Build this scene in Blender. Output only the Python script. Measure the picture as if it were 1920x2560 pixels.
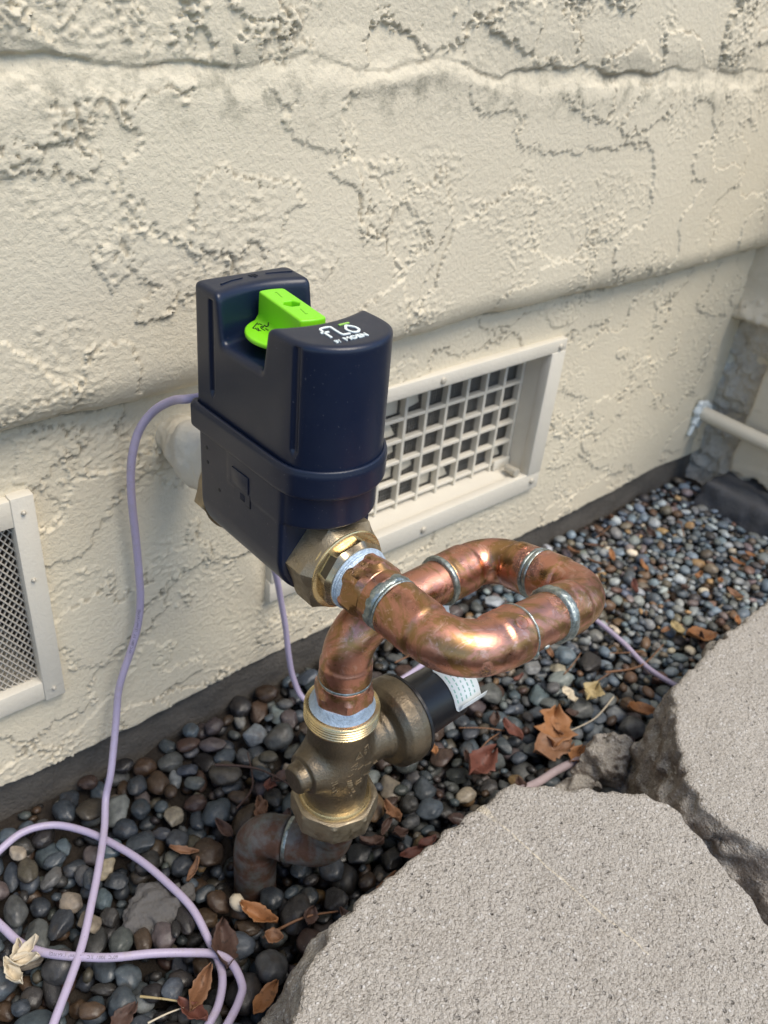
import bpy, bmesh, math, random
import numpy as np
from mathutils import Vector, Matrix, Euler

random.seed(7)
rng = np.random.default_rng(7)
for o in list(bpy.data.objects):
    bpy.data.objects.remove(o)
scene = bpy.context.scene
COL = scene.collection
PI = math.pi

# ------------------------------------------------------------------ camera
cd = bpy.data.cameras.new('camera')
cam = bpy.data.objects.new('camera', cd)
COL.objects.link(cam)
cd.sensor_fit = 'VERTICAL'
cd.sensor_height = 9.8
cd.lens = 9.8 * 0.82148
cd.clip_start = 0.02
cd.clip_end = 500
rt = Vector((0.75266399, -0.65277843, 0.08589085))
up = Vector((0.29996894, 0.45611024, 0.83784372))
bk = Vector((-0.58610200, -0.60485021, 0.53911100))
m = Matrix((rt, up, bk)).transposed().to_4x4()
CAMP = Vector((-.2557, -.483, .288))
m.translation = CAMP
cam.matrix_world = m
cd.dof.use_dof = True
cd.dof.focus_distance = 0.49
cd.dof.aperture_fstop = 2.8
scene.camera = cam

# ------------------------------------------------------------------ sky and sun
SUN_EL, SUN_AZ = math.radians(60), math.radians(164)     # azimuth clockwise from +Y
world = bpy.data.worlds.new('World')
scene.world = world
world.use_nodes = True
wt = world.node_tree
wt.nodes.clear()
sky = wt.nodes.new('ShaderNodeTexSky')
sky.sky_type = 'NISHITA'
sky.sun_disc = False
sky.sun_elevation = SUN_EL
sky.sun_rotation = SUN_AZ
sky.air_density = 1.0
sky.dust_density = 0.8
sky.ozone_density = 1.0
bg = wt.nodes.new('ShaderNodeBackground')
bg.inputs['Strength'].default_value = 0.125
wo = wt.nodes.new('ShaderNodeOutputWorld')
wt.links.new(sky.outputs[0], bg.inputs[0])
wt.links.new(bg.outputs[0], wo.inputs[0])
sd = bpy.data.lights.new('sun', 'SUN')
sd.energy = 2.1
sd.angle = math.radians(34)
sd.color = (1.0, 0.91, 0.77)
sun = bpy.data.objects.new('sun', sd)
COL.objects.link(sun)
sdir = Vector((math.sin(SUN_AZ) * math.cos(SUN_EL), math.cos(SUN_AZ) * math.cos(SUN_EL), math.sin(SUN_EL)))
sun.rotation_euler = sdir.to_track_quat('Z', 'Y').to_euler()
sun.location = (0, -2, 3)
vs = scene.view_settings
vs.view_transform = 'Standard'
vs.look = 'None'
vs.exposure = 0.70
vs.gamma = 1.0
scene.render.engine = 'CYCLES'


# ------------------------------------------------------------------ helpers
def tag(o, label=None, cat=None, group=None, kind=None):
    if label: o['label'] = label
    if cat: o['category'] = cat
    if group: o['group'] = group
    if kind: o['kind'] = kind
    return o


def thing(name, loc, label, cat, group=None):
    o = bpy.data.objects.new(name, None)
    o.empty_display_size = .02
    o.location = loc
    COL.objects.link(o)
    return tag(o, label, cat, group)


def adopt(o, parent):
    if parent is not None:
        o.parent = parent
        o.matrix_parent_inverse = Matrix.Identity(4)
        # vertices are written in world space: undo the parents' translation
        off = Vector((0, 0, 0))
        p = parent
        while p is not None:
            off += p.location
            p = p.parent
        o.location = -off
    return o


def mesh_obj(name, verts, faces, mat, parent=None, smooth=True, angle=None):
    me = bpy.data.meshes.new(name)
    verts = np.asarray(verts, dtype=np.float64)
    if isinstance(faces, np.ndarray):
        n, k = faces.shape
        me.vertices.add(len(verts))
        me.vertices.foreach_set('co', verts.astype(np.float32).ravel())
        me.loops.add(n * k)
        me.loops.foreach_set('vertex_index', faces.astype(np.int32).ravel())
        me.polygons.add(n)
        me.polygons.foreach_set('loop_start', np.arange(0, n * k, k, dtype=np.int32))
        me.update(calc_edges=True)
        me.validate()
    else:
        me.from_pydata([tuple(v) for v in verts], [], faces)
        me.update()
    if smooth:
        me.polygons.foreach_set('use_smooth', np.ones(len(me.polygons), dtype=bool))
        if angle is not None:
            me.set_sharp_from_angle(angle=math.radians(angle))
    me.materials.append(mat)
    o = bpy.data.objects.new(name, me)
    COL.objects.link(o)
    adopt(o, parent)
    return o


class MB:
    def __init__(self):
        self.v = []
        self.f = []

    def add(self, vs, fs):
        n = len(self.v)
        self.v += [tuple(p) for p in vs]
        self.f += [tuple(i + n for i in f) for f in fs]

    def box(self, a, b):
        x0, y0, z0 = a
        x1, y1, z1 = b
        self.add([(x0, y0, z0), (x1, y0, z0), (x1, y1, z0), (x0, y1, z0), (x0, y0, z1), (x1, y0, z1), (x1, y1, z1), (x0, y1, z1)],
                 [(0, 3, 2, 1), (4, 5, 6, 7), (0, 1, 5, 4), (1, 2, 6, 5), (2, 3, 7, 6), (3, 0, 4, 7)])

    def bar(self, p, q, r, up=(0, 0, 1), r2=None):
        p, q = Vector(p), Vector(q)
        d = (q - p).normalized()
        s = d.cross(Vector(up))
        if s.length < 1e-6: s = d.cross(Vector((1, 0, 0)))
        s.normalize()
        u = s.cross(d)
        r2 = r if r2 is None else r2
        P = []
        for c in (p, q):
            for a, b in ((-1, -1), (1, -1), (1, 1), (-1, 1)):
                P.append(c + s * a * r + u * b * r2)
        self.add(P, [(0, 1, 2, 3), (7, 6, 5, 4), (0, 4, 5, 1), (1, 5, 6, 2), (2, 6, 7, 3), (3, 7, 4, 0)])

    def build(self, name, mat, parent=None, smooth=False, angle=30):
        return mesh_obj(name, self.v, self.f, mat, parent, smooth, angle if smooth else None)


def bevel_box(name, a, b, mat, parent=None, r=.001, seg=2):
    bm = bmesh.new()
    bmesh.ops.create_cube(bm, size=1)
    for v in bm.verts:
        v.co = Vector([a[i] + (v.co[i] + .5) * (b[i] - a[i]) for i in range(3)])
    bmesh.ops.bevel(bm, geom=bm.edges[:], offset=r, segments=seg, affect='EDGES', profile=.5)
    me = bpy.data.meshes.new(name)
    bm.to_mesh(me)
    bm.free()
    me.polygons.foreach_set('use_smooth', np.ones(len(me.polygons), dtype=bool))
    me.set_sharp_from_angle(angle=math.radians(40))
    me.materials.append(mat)
    o = bpy.data.objects.new(name, me)
    COL.objects.link(o)
    return adopt(o, parent)


# --- gradient noise
_perm = rng.permutation(256)
_perm = np.concatenate([_perm, _perm, _perm])
_g = rng.normal(size=(256, 3))
_g /= np.linalg.norm(_g, axis=1)[:, None]


def noise(x, y, z=0.0):
    x, y, z = np.broadcast_arrays(np.asarray(x, float), np.asarray(y, float), np.asarray(z, float))
    xi, yi, zi = np.floor(x).astype(int), np.floor(y).astype(int), np.floor(z).astype(int)
    xf, yf, zf = x - xi, y - yi, z - zi
    xi &= 255; yi &= 255; zi &= 255
    u = xf * xf * xf * (xf * (xf * 6 - 15) + 10)
    v = yf * yf * yf * (yf * (yf * 6 - 15) + 10)
    w = zf * zf * zf * (zf * (zf * 6 - 15) + 10)
    r = 0
    for dx in (0, 1):
        for dy in (0, 1):
            for dz in (0, 1):
                h = _perm[_perm[_perm[xi + dx] + yi + dy] + zi + dz]
                g = _g[h]
                d = g[..., 0] * (xf - dx) + g[..., 1] * (yf - dy) + g[..., 2] * (zf - dz)
                wt_ = (u if dx else 1 - u) * (v if dy else 1 - v) * (w if dz else 1 - w)
                r = r + d * wt_
    return r * 1.6


def fbm(x, y, z=0.0, o=4, gain=.5):
    a, s, r = 1.0, 1.0, 0
    for i in range(o):
        r = r + a * noise(np.asarray(x) * s + i * 17.3, np.asarray(y) * s + i * 9.1, np.asarray(z) * s + i * 5.7)
        a *= gain
        s *= 2.03
    return r


def sstep(a, b, x):
    t = np.clip((x - a) / (b - a), 0, 1)
    return t * t * (3 - 2 * t)


# --- signed distance surfaces (surface nets)
def smax(a, b, k):
    h = np.clip(.5 - .5 * (b - a) / k, 0, 1)
    return b * (1 - h) + a * h + k * h * (1 - h)


def smin(a, b, k):
    return -smax(-a, -b, k)


def surfnet(f, lo, hi, h):
    ax = [np.arange(lo[i] - h, hi[i] + 2 * h, h) for i in range(3)]
    X, Y, Z = np.meshgrid(*ax, indexing='ij')
    F = f(X, Y, Z)
    S = F < 0
    n = [len(a) - 1 for a in ax]
    sl = lambda A, d: A[d[0]:d[0] + n[0], d[1]:d[1] + n[1], d[2]:d[2] + n[2]]
    cnt = sum(sl(S, (i, j, k)).astype(np.int8) for i in (0, 1) for j in (0, 1) for k in (0, 1))
    act = (cnt > 0) & (cnt < 8)
    I = np.argwhere(act)
    idx = -np.ones(act.shape, dtype=np.int64)
    idx[act] = np.arange(len(I))
    acc = np.zeros((len(I), 3))
    num = np.zeros(len(I))
    C8 = [(i, j, k) for i in (0, 1) for j in (0, 1) for k in (0, 1)]
    for a in C8:
        for d in range(3):
            if a[d]: continue
            b = list(a)
            b[d] = 1
            fa = F[I[:, 0] + a[0], I[:, 1] + a[1], I[:, 2] + a[2]]
            fb = F[I[:, 0] + b[0], I[:, 1] + b[1], I[:, 2] + b[2]]
            c = (fa < 0) != (fb < 0)
            t = np.where(c, fa / np.where(c, fa - fb, 1), 0)
            p = np.array(a, float)[None, :].repeat(len(I), 0)
            p[:, d] += t
            acc += np.where(c[:, None], p, 0)
            num += c
    P = (I + acc / num[:, None]) * h + np.array([a[0] for a in ax])
    faces = []
    for d in range(3):
        e, g = [(1, 2), (2, 0), (0, 1)][d]
        A = S
        B = np.roll(S, -1, axis=d)
        ch = A != B
        ed = np.argwhere(ch)
        ok = (ed[:, d] < n[d]) & (ed[:, e] > 0) & (ed[:, g] > 0) & (ed[:, e] < n[e]) & (ed[:, g] < n[g])
        ed = ed[ok]
        q = []
        for oe, og in ((0, 0), (-1, 0), (-1, -1), (0, -1)):
            c = ed.copy()
            c[:, e] += oe
            c[:, g] += og
            q.append(idx[c[:, 0], c[:, 1], c[:, 2]])
        q = np.stack(q, 1)
        fl = S[ed[:, 0], ed[:, 1], ed[:, 2]]
        q[~fl] = q[~fl][:, ::-1]
        faces.append(q)
    Q = np.concatenate(faces)
    Q = Q[(Q >= 0).all(1)]
    eps = h * .2
    for it in range(3):
        v = f(P[:, 0], P[:, 1], P[:, 2])
        gx = (f(P[:, 0] + eps, P[:, 1], P[:, 2]) - v) / eps
        gy = (f(P[:, 0], P[:, 1] + eps, P[:, 2]) - v) / eps
        gz = (f(P[:, 0], P[:, 1], P[:, 2] + eps) - v) / eps
        G = np.stack([gx, gy, gz], 1)
        st = v / np.maximum((G * G).sum(1), .1)
        P = P - np.clip(st, -h * .5, h * .5)[:, None] * G
    return P, Q


def sdf_obj(name, f, lo, hi, h, mat, parent=None):
    P, Q = surfnet(f, lo, hi, h)
    return mesh_obj(name, P, Q, mat, parent, True)


# --- swept and turned shapes
def fillet_path(pts, R, n=14):
    """polyline with rounded corners; returns points and tangents"""
    pts = [Vector(p) for p in pts]
    out = [pts[0]]
    for i in range(1, len(pts) - 1):
        a = (pts[i - 1] - pts[i]).normalized()
        b = (pts[i + 1] - pts[i]).normalized()
        th = math.acos(max(-1, min(1, a.dot(b))))
        L = R / math.tan(th / 2)
        bis = (a + b).normalized()
        c = pts[i] + bis * (R / math.sin(th / 2))
        p0, p1 = pts[i] + a * L, pts[i] + b * L
        u, w = p0 - c, p1 - c
        om = math.acos(max(-1, min(1, u.dot(w) / R / R)))
        for k in range(n + 1):
            t = k / n
            out.append(c + (u * math.sin((1 - t) * om) + w * math.sin(t * om)) / math.sin(om))
    out.append(pts[-1])
    return out


def resample(pts, step):
    pts = [np.array(p) for p in pts]
    d = [0]
    for i in range(1, len(pts)): d.append(d[-1] + np.linalg.norm(pts[i] - pts[i - 1]))
    n = max(2, int(d[-1] / step) + 1)
    s = np.linspace(0, d[-1], n)
    A = np.array(pts)
    return np.stack([np.interp(s, d, A[:, i]) for i in range(3)], 1), s


def frames(P):
    T = np.gradient(P, axis=0)
    T /= np.linalg.norm(T, axis=1)[:, None]
    N = np.zeros_like(P)
    a = np.array([0, 0, 1.0]) if abs(T[0][2]) < .9 else np.array([1.0, 0, 0])
    v = a - T[0] * a.dot(T[0])
    N[0] = v / np.linalg.norm(v)
    for i in range(1, len(P)):
        v = N[i - 1] - T[i] * N[i - 1].dot(T[i])
        N[i] = v / np.linalg.norm(v)
    return T, N, np.cross(T, N)


def sweep(P, r, seg=40, caps=True):
    """r: scalar, per-point list, or function(i, theta) -> radius array"""
    P = np.asarray(P, float)
    T, N, B = frames(P)
    th = np.linspace(0, 2 * PI, seg, endpoint=False)
    V = []
    for i in range(len(P)):
        rr = r(i, th) if callable(r) else (r if np.isscalar(r) else r[i])
        V.append(P[i] + (np.cos(th) * rr)[:, None] * N[i] + (np.sin(th) * rr)[:, None] * B[i])
    V = np.concatenate(V)
    F = []
    for i in range(len(P) - 1):
        for j in range(seg):
            k = (j + 1) % seg
            F.append((i * seg + j, i * seg + k, (i + 1) * seg + k, (i + 1) * seg + j))
    if caps:
        F.append(tuple(range(seg - 1, -1, -1)))
        F.append(tuple((len(P) - 1) * seg + j for j in range(seg)))
    return V, F


def polar(name, origin, axis, prof, mat, parent=None, seg=72, n=0, phase=0., angle=28):
    """turned shape: prof = [(t, r)] or [(t, r, apothem)] for prismatic flats"""
    o = Vector(origin)
    d = Vector(axis).normalized()
    a = Vector((0, 0, 1)) if abs(d.z) < .9 else Vector((1, 0, 0))
    u = (a - d * a.dot(d)).normalized()
    w = d.cross(u)
    V, F = [], []
    for q in prof:
        t, r = q[0], q[1]
        ap = q[2] if len(q) > 2 else None
        for j in range(seg):
            th = 2 * PI * j / seg
            rr = r
            if ap and n:
                k = 2 * PI / n
                al = ((th - phase + k / 2) % k) - k / 2
                rr = min(r, ap / math.cos(al))
            V.append(o + d * t + u * math.cos(th) * rr + w * math.sin(th) * rr)
    m_ = len(prof)
    for i in range(m_ - 1):
        for j in range(seg):
            k = (j + 1) % seg
            F.append((i * seg + j, i * seg + k, (i + 1) * seg + k, (i + 1) * seg + j))
    F.append(tuple(range(seg - 1, -1, -1)))
    F.append(tuple((m_ - 1) * seg + j for j in range(seg)))
    return mesh_obj(name, V, F, mat, parent, True, angle)


def catmull(pts, n=12, closed=False):
    P = [np.array(p, float) for p in pts]
    out = []
    N = len(P)
    rng_ = range(N if closed else N - 1)
    for i in rng_:
        p0 = P[(i - 1) % N] if closed or i > 0 else P[0]
        p1, p2 = P[i], P[(i + 1) % N]
        p3 = P[(i + 2) % N] if closed or i + 2 < N else P[-1]
        for k in range(n):
            t = k / n
            out.append(.5 * ((2 * p1) + (-p0 + p2) * t + (2 * p0 - 5 * p1 + 4 * p2 - p3) * t * t + (-p0 + 3 * p1 - 3 * p2 + p3) * t ** 3))
    if not closed: out.append(P[-1])
    return out


def ribbon(mb, pts, w, z0, z1, closed=False):
    """flat stroke of width w in the xy plane between heights z0 and z1"""
    P = np.array([(p[0], p[1]) for p in pts])
    if closed:
        T = np.roll(P, -1, 0) - np.roll(P, 1, 0)
    else:
        T = np.gradient(P, axis=0)
    T /= np.linalg.norm(T, axis=1)[:, None]
    Nn = np.stack([-T[:, 1], T[:, 0]], 1) * w / 2
    n = len(P)
    V = []
    for i in range(n):
        a, b = P[i] + Nn[i], P[i] - Nn[i]
        V += [(a[0], a[1], z0), (b[0], b[1], z0), (b[0], b[1], z1), (a[0], a[1], z1)]
    F = []
    for i in range(n if closed else n - 1):
        j = (i + 1) % n
        A, B = i * 4, j * 4
        F += [(A + 3, A + 2, B + 2, B + 3), (A + 2, A + 1, B + 1, B + 2), (A + 0, A + 3, B + 3, B + 0), (A + 1, A + 0, B + 0, B + 1)]
    if not closed:
        F += [(0, 1, 2, 3), (n * 4 - 1, n * 4 - 2, n * 4 - 3, n * 4 - 4)]
    mb.add(V, F)


def text_geo(body, size, extrude=0.0, bold=0.0):
    cu = bpy.data.curves.new('txt', 'FONT')
    cu.body = body
    cu.size = size
    cu.extrude = extrude
    cu.offset = bold
    cu.resolution_u = 3
    ob = bpy.data.objects.new('txt', cu)
    COL.objects.link(ob)
    dg = bpy.context.evaluated_depsgraph_get()
    dg.update()
    me = bpy.data.meshes.new_from_object(ob.evaluated_get(dg))
    V = np.array([v.co[:] for v in me.vertices])
    F = [tuple(p.vertices) for p in me.polygons]
    bpy.data.objects.remove(ob)
    bpy.data.curves.remove(cu)
    bpy.data.meshes.remove(me)
    return V, F


# ------------------------------------------------------------------ materials
class Mat:
    def __init__(self, name):
        self.m = bpy.data.materials.new(name)
        self.m.use_nodes = True
        self.t = self.m.node_tree
        self.p = self.t.nodes['Principled BSDF']
        self.geo = None

    def N(self, typ, **kw):
        n = self.t.nodes.new('ShaderNode' + typ)
        for k, v in kw.items():
            if hasattr(n, k) and k not in n.inputs:
                setattr(n, k, v)
            else:
                self.put(n.inputs[k], v)
        return n

    def put(self, sock, v):
        if isinstance(v, bpy.types.NodeSocket):
            self.t.links.new(v, sock)
        elif isinstance(v, (tuple, list)) and len(v) == 3 and sock.type == 'RGBA':
            sock.default_value = (*v, 1)
        else:
            sock.default_value = v

    def pos(self, sx=1, sy=1, sz=1):
        g = self.N('NewGeometry')
        mp = self.N('Mapping')
        self.put(mp.inputs[0], g.outputs['Position'])
        mp.inputs['Scale'].default_value = (sx, sy, sz)
        return mp.outputs[0]

    def obj(self, s=1):
        g = self.N('TexCoord')
        mp = self.N('Mapping')
        self.put(mp.inputs[0], g.outputs['Object'])
        mp.inputs['Scale'].default_value = (s, s, s)
        return mp.outputs[0]

    def noise(self, vec, scale, detail=4, rough=.55, dist=0.):
        n = self.N('TexNoise')
        self.put(n.inputs['Vector'], vec)
        n.inputs['Scale'].default_value = scale
        n.inputs['Detail'].default_value = detail
        n.inputs['Roughness'].default_value = rough
        n.inputs['Distortion'].default_value = dist
        return n.outputs[0]

    def voro(self, vec, scale, feature='F1', out=0):
        n = self.N('TexVoronoi')
        n.feature = feature
        self.put(n.inputs['Vector'], vec)
        n.inputs['Scale'].default_value = scale
        return n.outputs[out]

    def ramp(self, fac, a, b, ca=(0, 0, 0), cb=(1, 1, 1)):
        n = self.N('ValToRGB')
        self.put(n.inputs[0], fac)
        e = n.color_ramp.elements
        e[0].position, e[1].position = a, b
        e[0].color, e[1].color = (*ca, 1), (*cb, 1)
        return n.outputs[0]

    def mix(self, fac, a, b, mode='MIX'):
        n = self.N('Mix')
        n.data_type = 'RGBA'
        n.blend_type = mode
        self.put(n.inputs[0], fac)
        self.put(n.inputs[6], a)
        self.put(n.inputs[7], b)
        return n.outputs[2]

    def math(self, op, a, b=0.0):
        n = self.N('Math')
        n.operation = op
        self.put(n.inputs[0], a)
        self.put(n.inputs[1], b)
        return n.outputs[0]

    def bump(self, h, dist, strength=1.0, normal=None):
        n = self.N('Bump')
        self.put(n.inputs['Height'], h)
        n.inputs['Distance'].default_value = dist
        n.inputs['Strength'].default_value = strength
        if normal is not None: self.put(n.inputs['Normal'], normal)
        return n.outputs[0]

    def set(self, **kw):
        for k, v in kw.items():
            self.put(self.p.inputs[k.replace('_', ' ')], v)
        return self.m


def mat_stucco(name='stucco_paint', c0=(.665, .588, .442), c1=(.735, .66, .505), dirty=True):
    M = Mat(name)
    p = M.pos()
    col = M.mix(M.noise(p, 9, 4), c0, c1)
    col = M.mix(M.ramp(M.noise(p, 260, 3), .45, .75), col, tuple(c * .93 for c in c1))
    if dirty:
        # dark dirt in specks and veils that follow the ledges
        spk = M.ramp(M.noise(p, 420, 2, .6), .70, .76)
        reg = M.ramp(M.noise(p, 14, 3), .46, .66)
        col = M.mix(M.math('MULTIPLY', M.math('MULTIPLY', spk, reg), .65), col, (.12, .11, .085))
        sep = M.N('SeparateXYZ')
        M.put(sep.inputs[0], p)
        z = sep.outputs[2]
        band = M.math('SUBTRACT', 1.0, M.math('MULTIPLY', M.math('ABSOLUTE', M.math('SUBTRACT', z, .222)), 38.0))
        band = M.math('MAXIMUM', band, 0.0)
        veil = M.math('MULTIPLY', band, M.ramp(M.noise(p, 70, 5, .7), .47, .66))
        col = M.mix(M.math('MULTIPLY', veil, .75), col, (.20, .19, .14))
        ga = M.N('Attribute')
        ga.attribute_name = 'grime_shade'
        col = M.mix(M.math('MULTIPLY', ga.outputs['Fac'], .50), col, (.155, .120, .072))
    b = M.bump(M.noise(p, 330, 5, .62), .0011, .85)
    b = M.bump(M.noise(p, 1300, 2), .0003, .6, b)
    return M.set(Base_Color=col, Roughness=.72, Specular_IOR_Level=.35, Normal=b)


def mat_plain(name, c, rough=.5, metal=0., var=.12, scale=120, bump=0., bscale=400, spec=.5):
    M = Mat(name)
    p = M.pos()
    col = M.mix(M.noise(p, scale, 4), tuple(x * (1 - var) for x in c), tuple(min(1, x * (1 + var)) for x in c))
    kw = dict(Base_Color=col, Roughness=rough, Metallic=metal, Specular_IOR_Level=spec)
    if bump: kw['Normal'] = M.bump(M.noise(p, bscale, 4), bump, .8)
    return M.set(**kw)


def mat_navy():
    M = Mat('navy_plastic')
    p = M.pos()
    dust = M.ramp(M.noise(p, 900, 1), .74, .78)
    col = M.mix(M.noise(p, 30, 3), (.0032, .0085, .027), (.005, .0115, .034))
    col = M.mix(M.math('MULTIPLY', dust, .25), col, (.3, .3, .32))
    r = M.ramp(M.noise(p, 45, 5, .65), .3, .75, (.30, .30, .30), (.42, .42, .42))
    return M.set(Base_Color=col, Roughness=r, Specular_IOR_Level=.5, Normal=M.bump(M.noise(p, 2600, 2), .00006, .5))


def mat_copper(name='copper', dull=0.):
    M = Mat(name)
    p = M.pos()
    pink, gold, pale = (.62, .30, .215), (.40, .235, .105), (.74, .47, .385)
    a = M.ramp(M.noise(p, 26, 6, .62, 2.6), .47, .56)
    col = M.mix(a, pink, gold)
    smear = M.ramp(M.noise(M.pos(1, 1, 1.6), 42, 7, .68, 4.0), .56, .62)
    col = M.mix(M.math('MULTIPLY', smear, .6), col, pale)
    br = M.ramp(M.noise(p, 62, 7, .72, 1.0), .54, .70)
    col = M.mix(M.math('MULTIPLY', br, .75), col, (.27, .12, .055))
    # burnt flux residue: fine black-brown blotches gathered in a few places
    reg = M.ramp(M.noise(p, 17, 2), .58, .66)
    fl = M.ramp(M.noise(p, 330, 3, .6, 1.0), .47, .53)
    flux = M.math('MULTIPLY', reg, fl)
    for c_, r_ in (((.108, -.2405, -.012), .0125), ((-.012, -.276, -.013), .012), ((.006, -.300, -.008), .010)):
        d_ = M.N('VectorMath')
        d_.operation = 'DISTANCE'
        M.put(d_.inputs[0], p)
        d_.inputs[1].default_value = c_
        k_ = M.ramp(M.math('ADD', M.math('DIVIDE', d_.outputs['Value'], r_), M.math('MULTIPLY', M.math('SUBTRACT', M.noise(p, 110, 4), .5), 1.2)), .62, .95, (1, 1, 1), (0, 0, 0))
        flux = M.math('MAXIMUM', flux, M.math('MULTIPLY', k_, M.ramp(M.noise(p, 420, 4, .65, 1.2), .40, .52)))
    col = M.mix(M.math('MULTIPLY', flux, .8), col, (.07, .03, .02))
    if dull:
        col = M.mix(dull, col, M.mix(M.ramp(M.noise(p, 60, 5, .7), .42, .62), (.060, .030, .018), (.105, .125, .125)))
    r = M.ramp(M.noise(p, 75, 6, .7, .8), .30, .75, (.22, .22, .22), (.50, .50, .50))
    r = M.mix(flux, r, (.8, .8, .8))
    met = M.math('SUBTRACT', 1.0, M.math('MULTIPLY', flux, .8))
    if dull:
        r = M.mix(dull, r, (.7, .7, .7))
        met = M.math('MULTIPLY', met, 1 - dull * .8)
    scr = M.noise(M.pos(1, 6, 1), 420, 3)
    b = M.bump(scr, .00016, .6)
    b = M.bump(M.noise(p, 60, 3), .0004, .3, b)
    b = M.bump(flux, .0004, .6, b)
    return M.set(Base_Color=col, Roughness=r, Metallic=met, Normal=b)


def mat_solder():
    M = Mat('solder')
    p = M.pos()
    col = M.mix(M.ramp(M.noise(p, 240, 4, .7), .4, .62), (.42, .46, .44), (.20, .24, .23))
    return M.set(Base_Color=col, Roughness=M.ramp(M.noise(p, 150, 3), .3, .7, (.28, .28, .28), (.55, .55, .55)), Metallic=.85,
                 Normal=M.bump(M.noise(p, 500, 3), .0006, .8))


def mat_brass(name, c0, c1, rough=.38, grit=.0004, gscale=900):
    M = Mat(name)
    p = M.pos()
    col = M.mix(M.ramp(M.noise(p, 45, 5, .65), .35, .68), c0, c1)
    dk = M.ramp(M.noise(p, 120, 5, .7), .60, .74)
    col = M.mix(M.math('MULTIPLY', dk, .5), col, tuple(x * .35 for x in c1))
    return M.set(Base_Color=col, Metallic=.95, Roughness=M.ramp(M.noise(p, 180, 4), .3, .7, (rough * .75,) * 3, (rough * 1.35,) * 3),
                 Normal=M.bump(M.noise(p, gscale, 4), grit, .7))


def mat_block(scratch=False):
    M = Mat('concrete_block_scratched' if scratch else 'concrete_block')
    p = M.pos()
    n1 = M.noise(p, 16, 5, .6)
    col = M.mix(n1, (.375, .345, .30), (.47, .435, .385))
    def grain(scale):
        bw = M.N('RGBToBW')
        M.put(bw.inputs[0], M.voro(p, scale, out=1))
        return bw.outputs[0]
    g = M.voro(p, 1150)
    g2 = M.voro(p, 430)
    v1 = grain(1150)
    col = M.mix(M.ramp(v1, .25, .75), M.mix(1.0, col, (.82, .81, .80), 'MULTIPLY'), M.mix(1.0, col, (1.16, 1.16, 1.17), 'MULTIPLY'))
    v2 = grain(430)
    near = M.ramp(g2, .30, .42, (1, 1, 1), (0, 0, 0))
    col = M.mix(M.math('MULTIPLY', M.math('MULTIPLY', M.ramp(v2, .74, .78), near), .75), col, (.66, .64, .61))
    col = M.mix(M.math('MULTIPLY', M.math('MULTIPLY', M.ramp(v2, .24, .28, (1, 1, 1), (0, 0, 0)), near), .45), col, (.12, .11, .10))
    pit = M.math('MULTIPLY', M.ramp(grain(260), .22, .26, (1, 1, 1), (0, 0, 0)), M.ramp(M.voro(p, 260), .16, .34, (1, 1, 1), (0, 0, 0)))
    col = M.mix(M.math('MULTIPLY', pit, .45), col, (.15, .135, .12))
    wh = M.ramp(M.noise(p, 55, 4, .7), .66, .78)
    col = M.mix(M.math('MULTIPLY', wh, .5), col, (.62, .61, .60))
    if scratch:
        # pale mortar smear: a broad dab at the edge thinning to a broken scratch
        s3 = M.N('SeparateXYZ')
        M.put(s3.inputs[0], p)
        wob = M.math('MULTIPLY', M.math('SUBTRACT', M.noise(p, 90, 3), .5), .004)
        u = M.math('ADD', M.math('SUBTRACT', s3.outputs[0], .0735), wob)
        u = M.math('ADD', u, M.math('MULTIPLY', M.math('ADD', s3.outputs[1], .27), .035))
        au = M.math('ABSOLUTE', u)
        t = M.math('MULTIPLY', M.math('ADD', s3.outputs[1], .268), -1.0)
        wid = M.math('ADD', .0008, M.math('MULTIPLY', M.math('MAXIMUM', M.math('SUBTRACT', .020, t), 0.0), .16))
        k = M.math('SUBTRACT', 1.0, M.math('DIVIDE', au, wid))
        k = M.math('MINIMUM', M.math('MAXIMUM', M.math('MULTIPLY', k, 2.0), 0.0), 1.0)
        k = M.math('MULTIPLY', k, M.math('LESS_THAN', t, .135))
        k = M.math('MULTIPLY', k, M.ramp(M.noise(p, 160, 4, .7), .36, .52))
        col = M.mix(M.math('MULTIPLY', k, .75), col, (.66, .58, .44))
    # split sides keep damp brown earth
    ge = M.N('NewGeometry')
    sx = M.N('SeparateXYZ')
    M.put(sx.inputs[0], ge.outputs['True Normal'])
    side = M.ramp(sx.outputs[2], .35, .75, (1, 1, 1), (0, 0, 0))
    earth = M.math('MULTIPLY', side, M.ramp(M.noise(p, 38, 5, .65), .30, .6))
    col = M.mix(M.math('MULTIPLY', earth, .75), col, (.17, .125, .09))
    b = M.bump(M.noise(p, 130, 4, .6), .0016, .7)
    b = M.bump(g2, .0014, -.0 + .8, b)
    b.node.invert = True
    b2 = M.bump(g, .0008, .9, b)
    b2.node.invert = True
    b = M.bump(pit, .0016, .9, b2)
    b.node.invert = True
    return M.set(Base_Color=col, Roughness=.9, Specular_IOR_Level=.3, Normal=b)


def mat_concrete(name, c, bump=.002):
    M = Mat(name)
    p = M.pos()
    col = M.mix(M.noise(p, 20, 5, .6), tuple(x * .7 for x in c), tuple(x * 1.2 for x in c))
    col = M.mix(M.math('MULTIPLY', M.ramp(M.noise(p, 160, 4, .7), .55, .7), .5), col, tuple(x * .45 for x in c))
    return M.set(Base_Color=col, Roughness=.9, Specular_IOR_Level=.3, Normal=M.bump(M.noise(p, 240, 5, .65), bump, .9))


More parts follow.
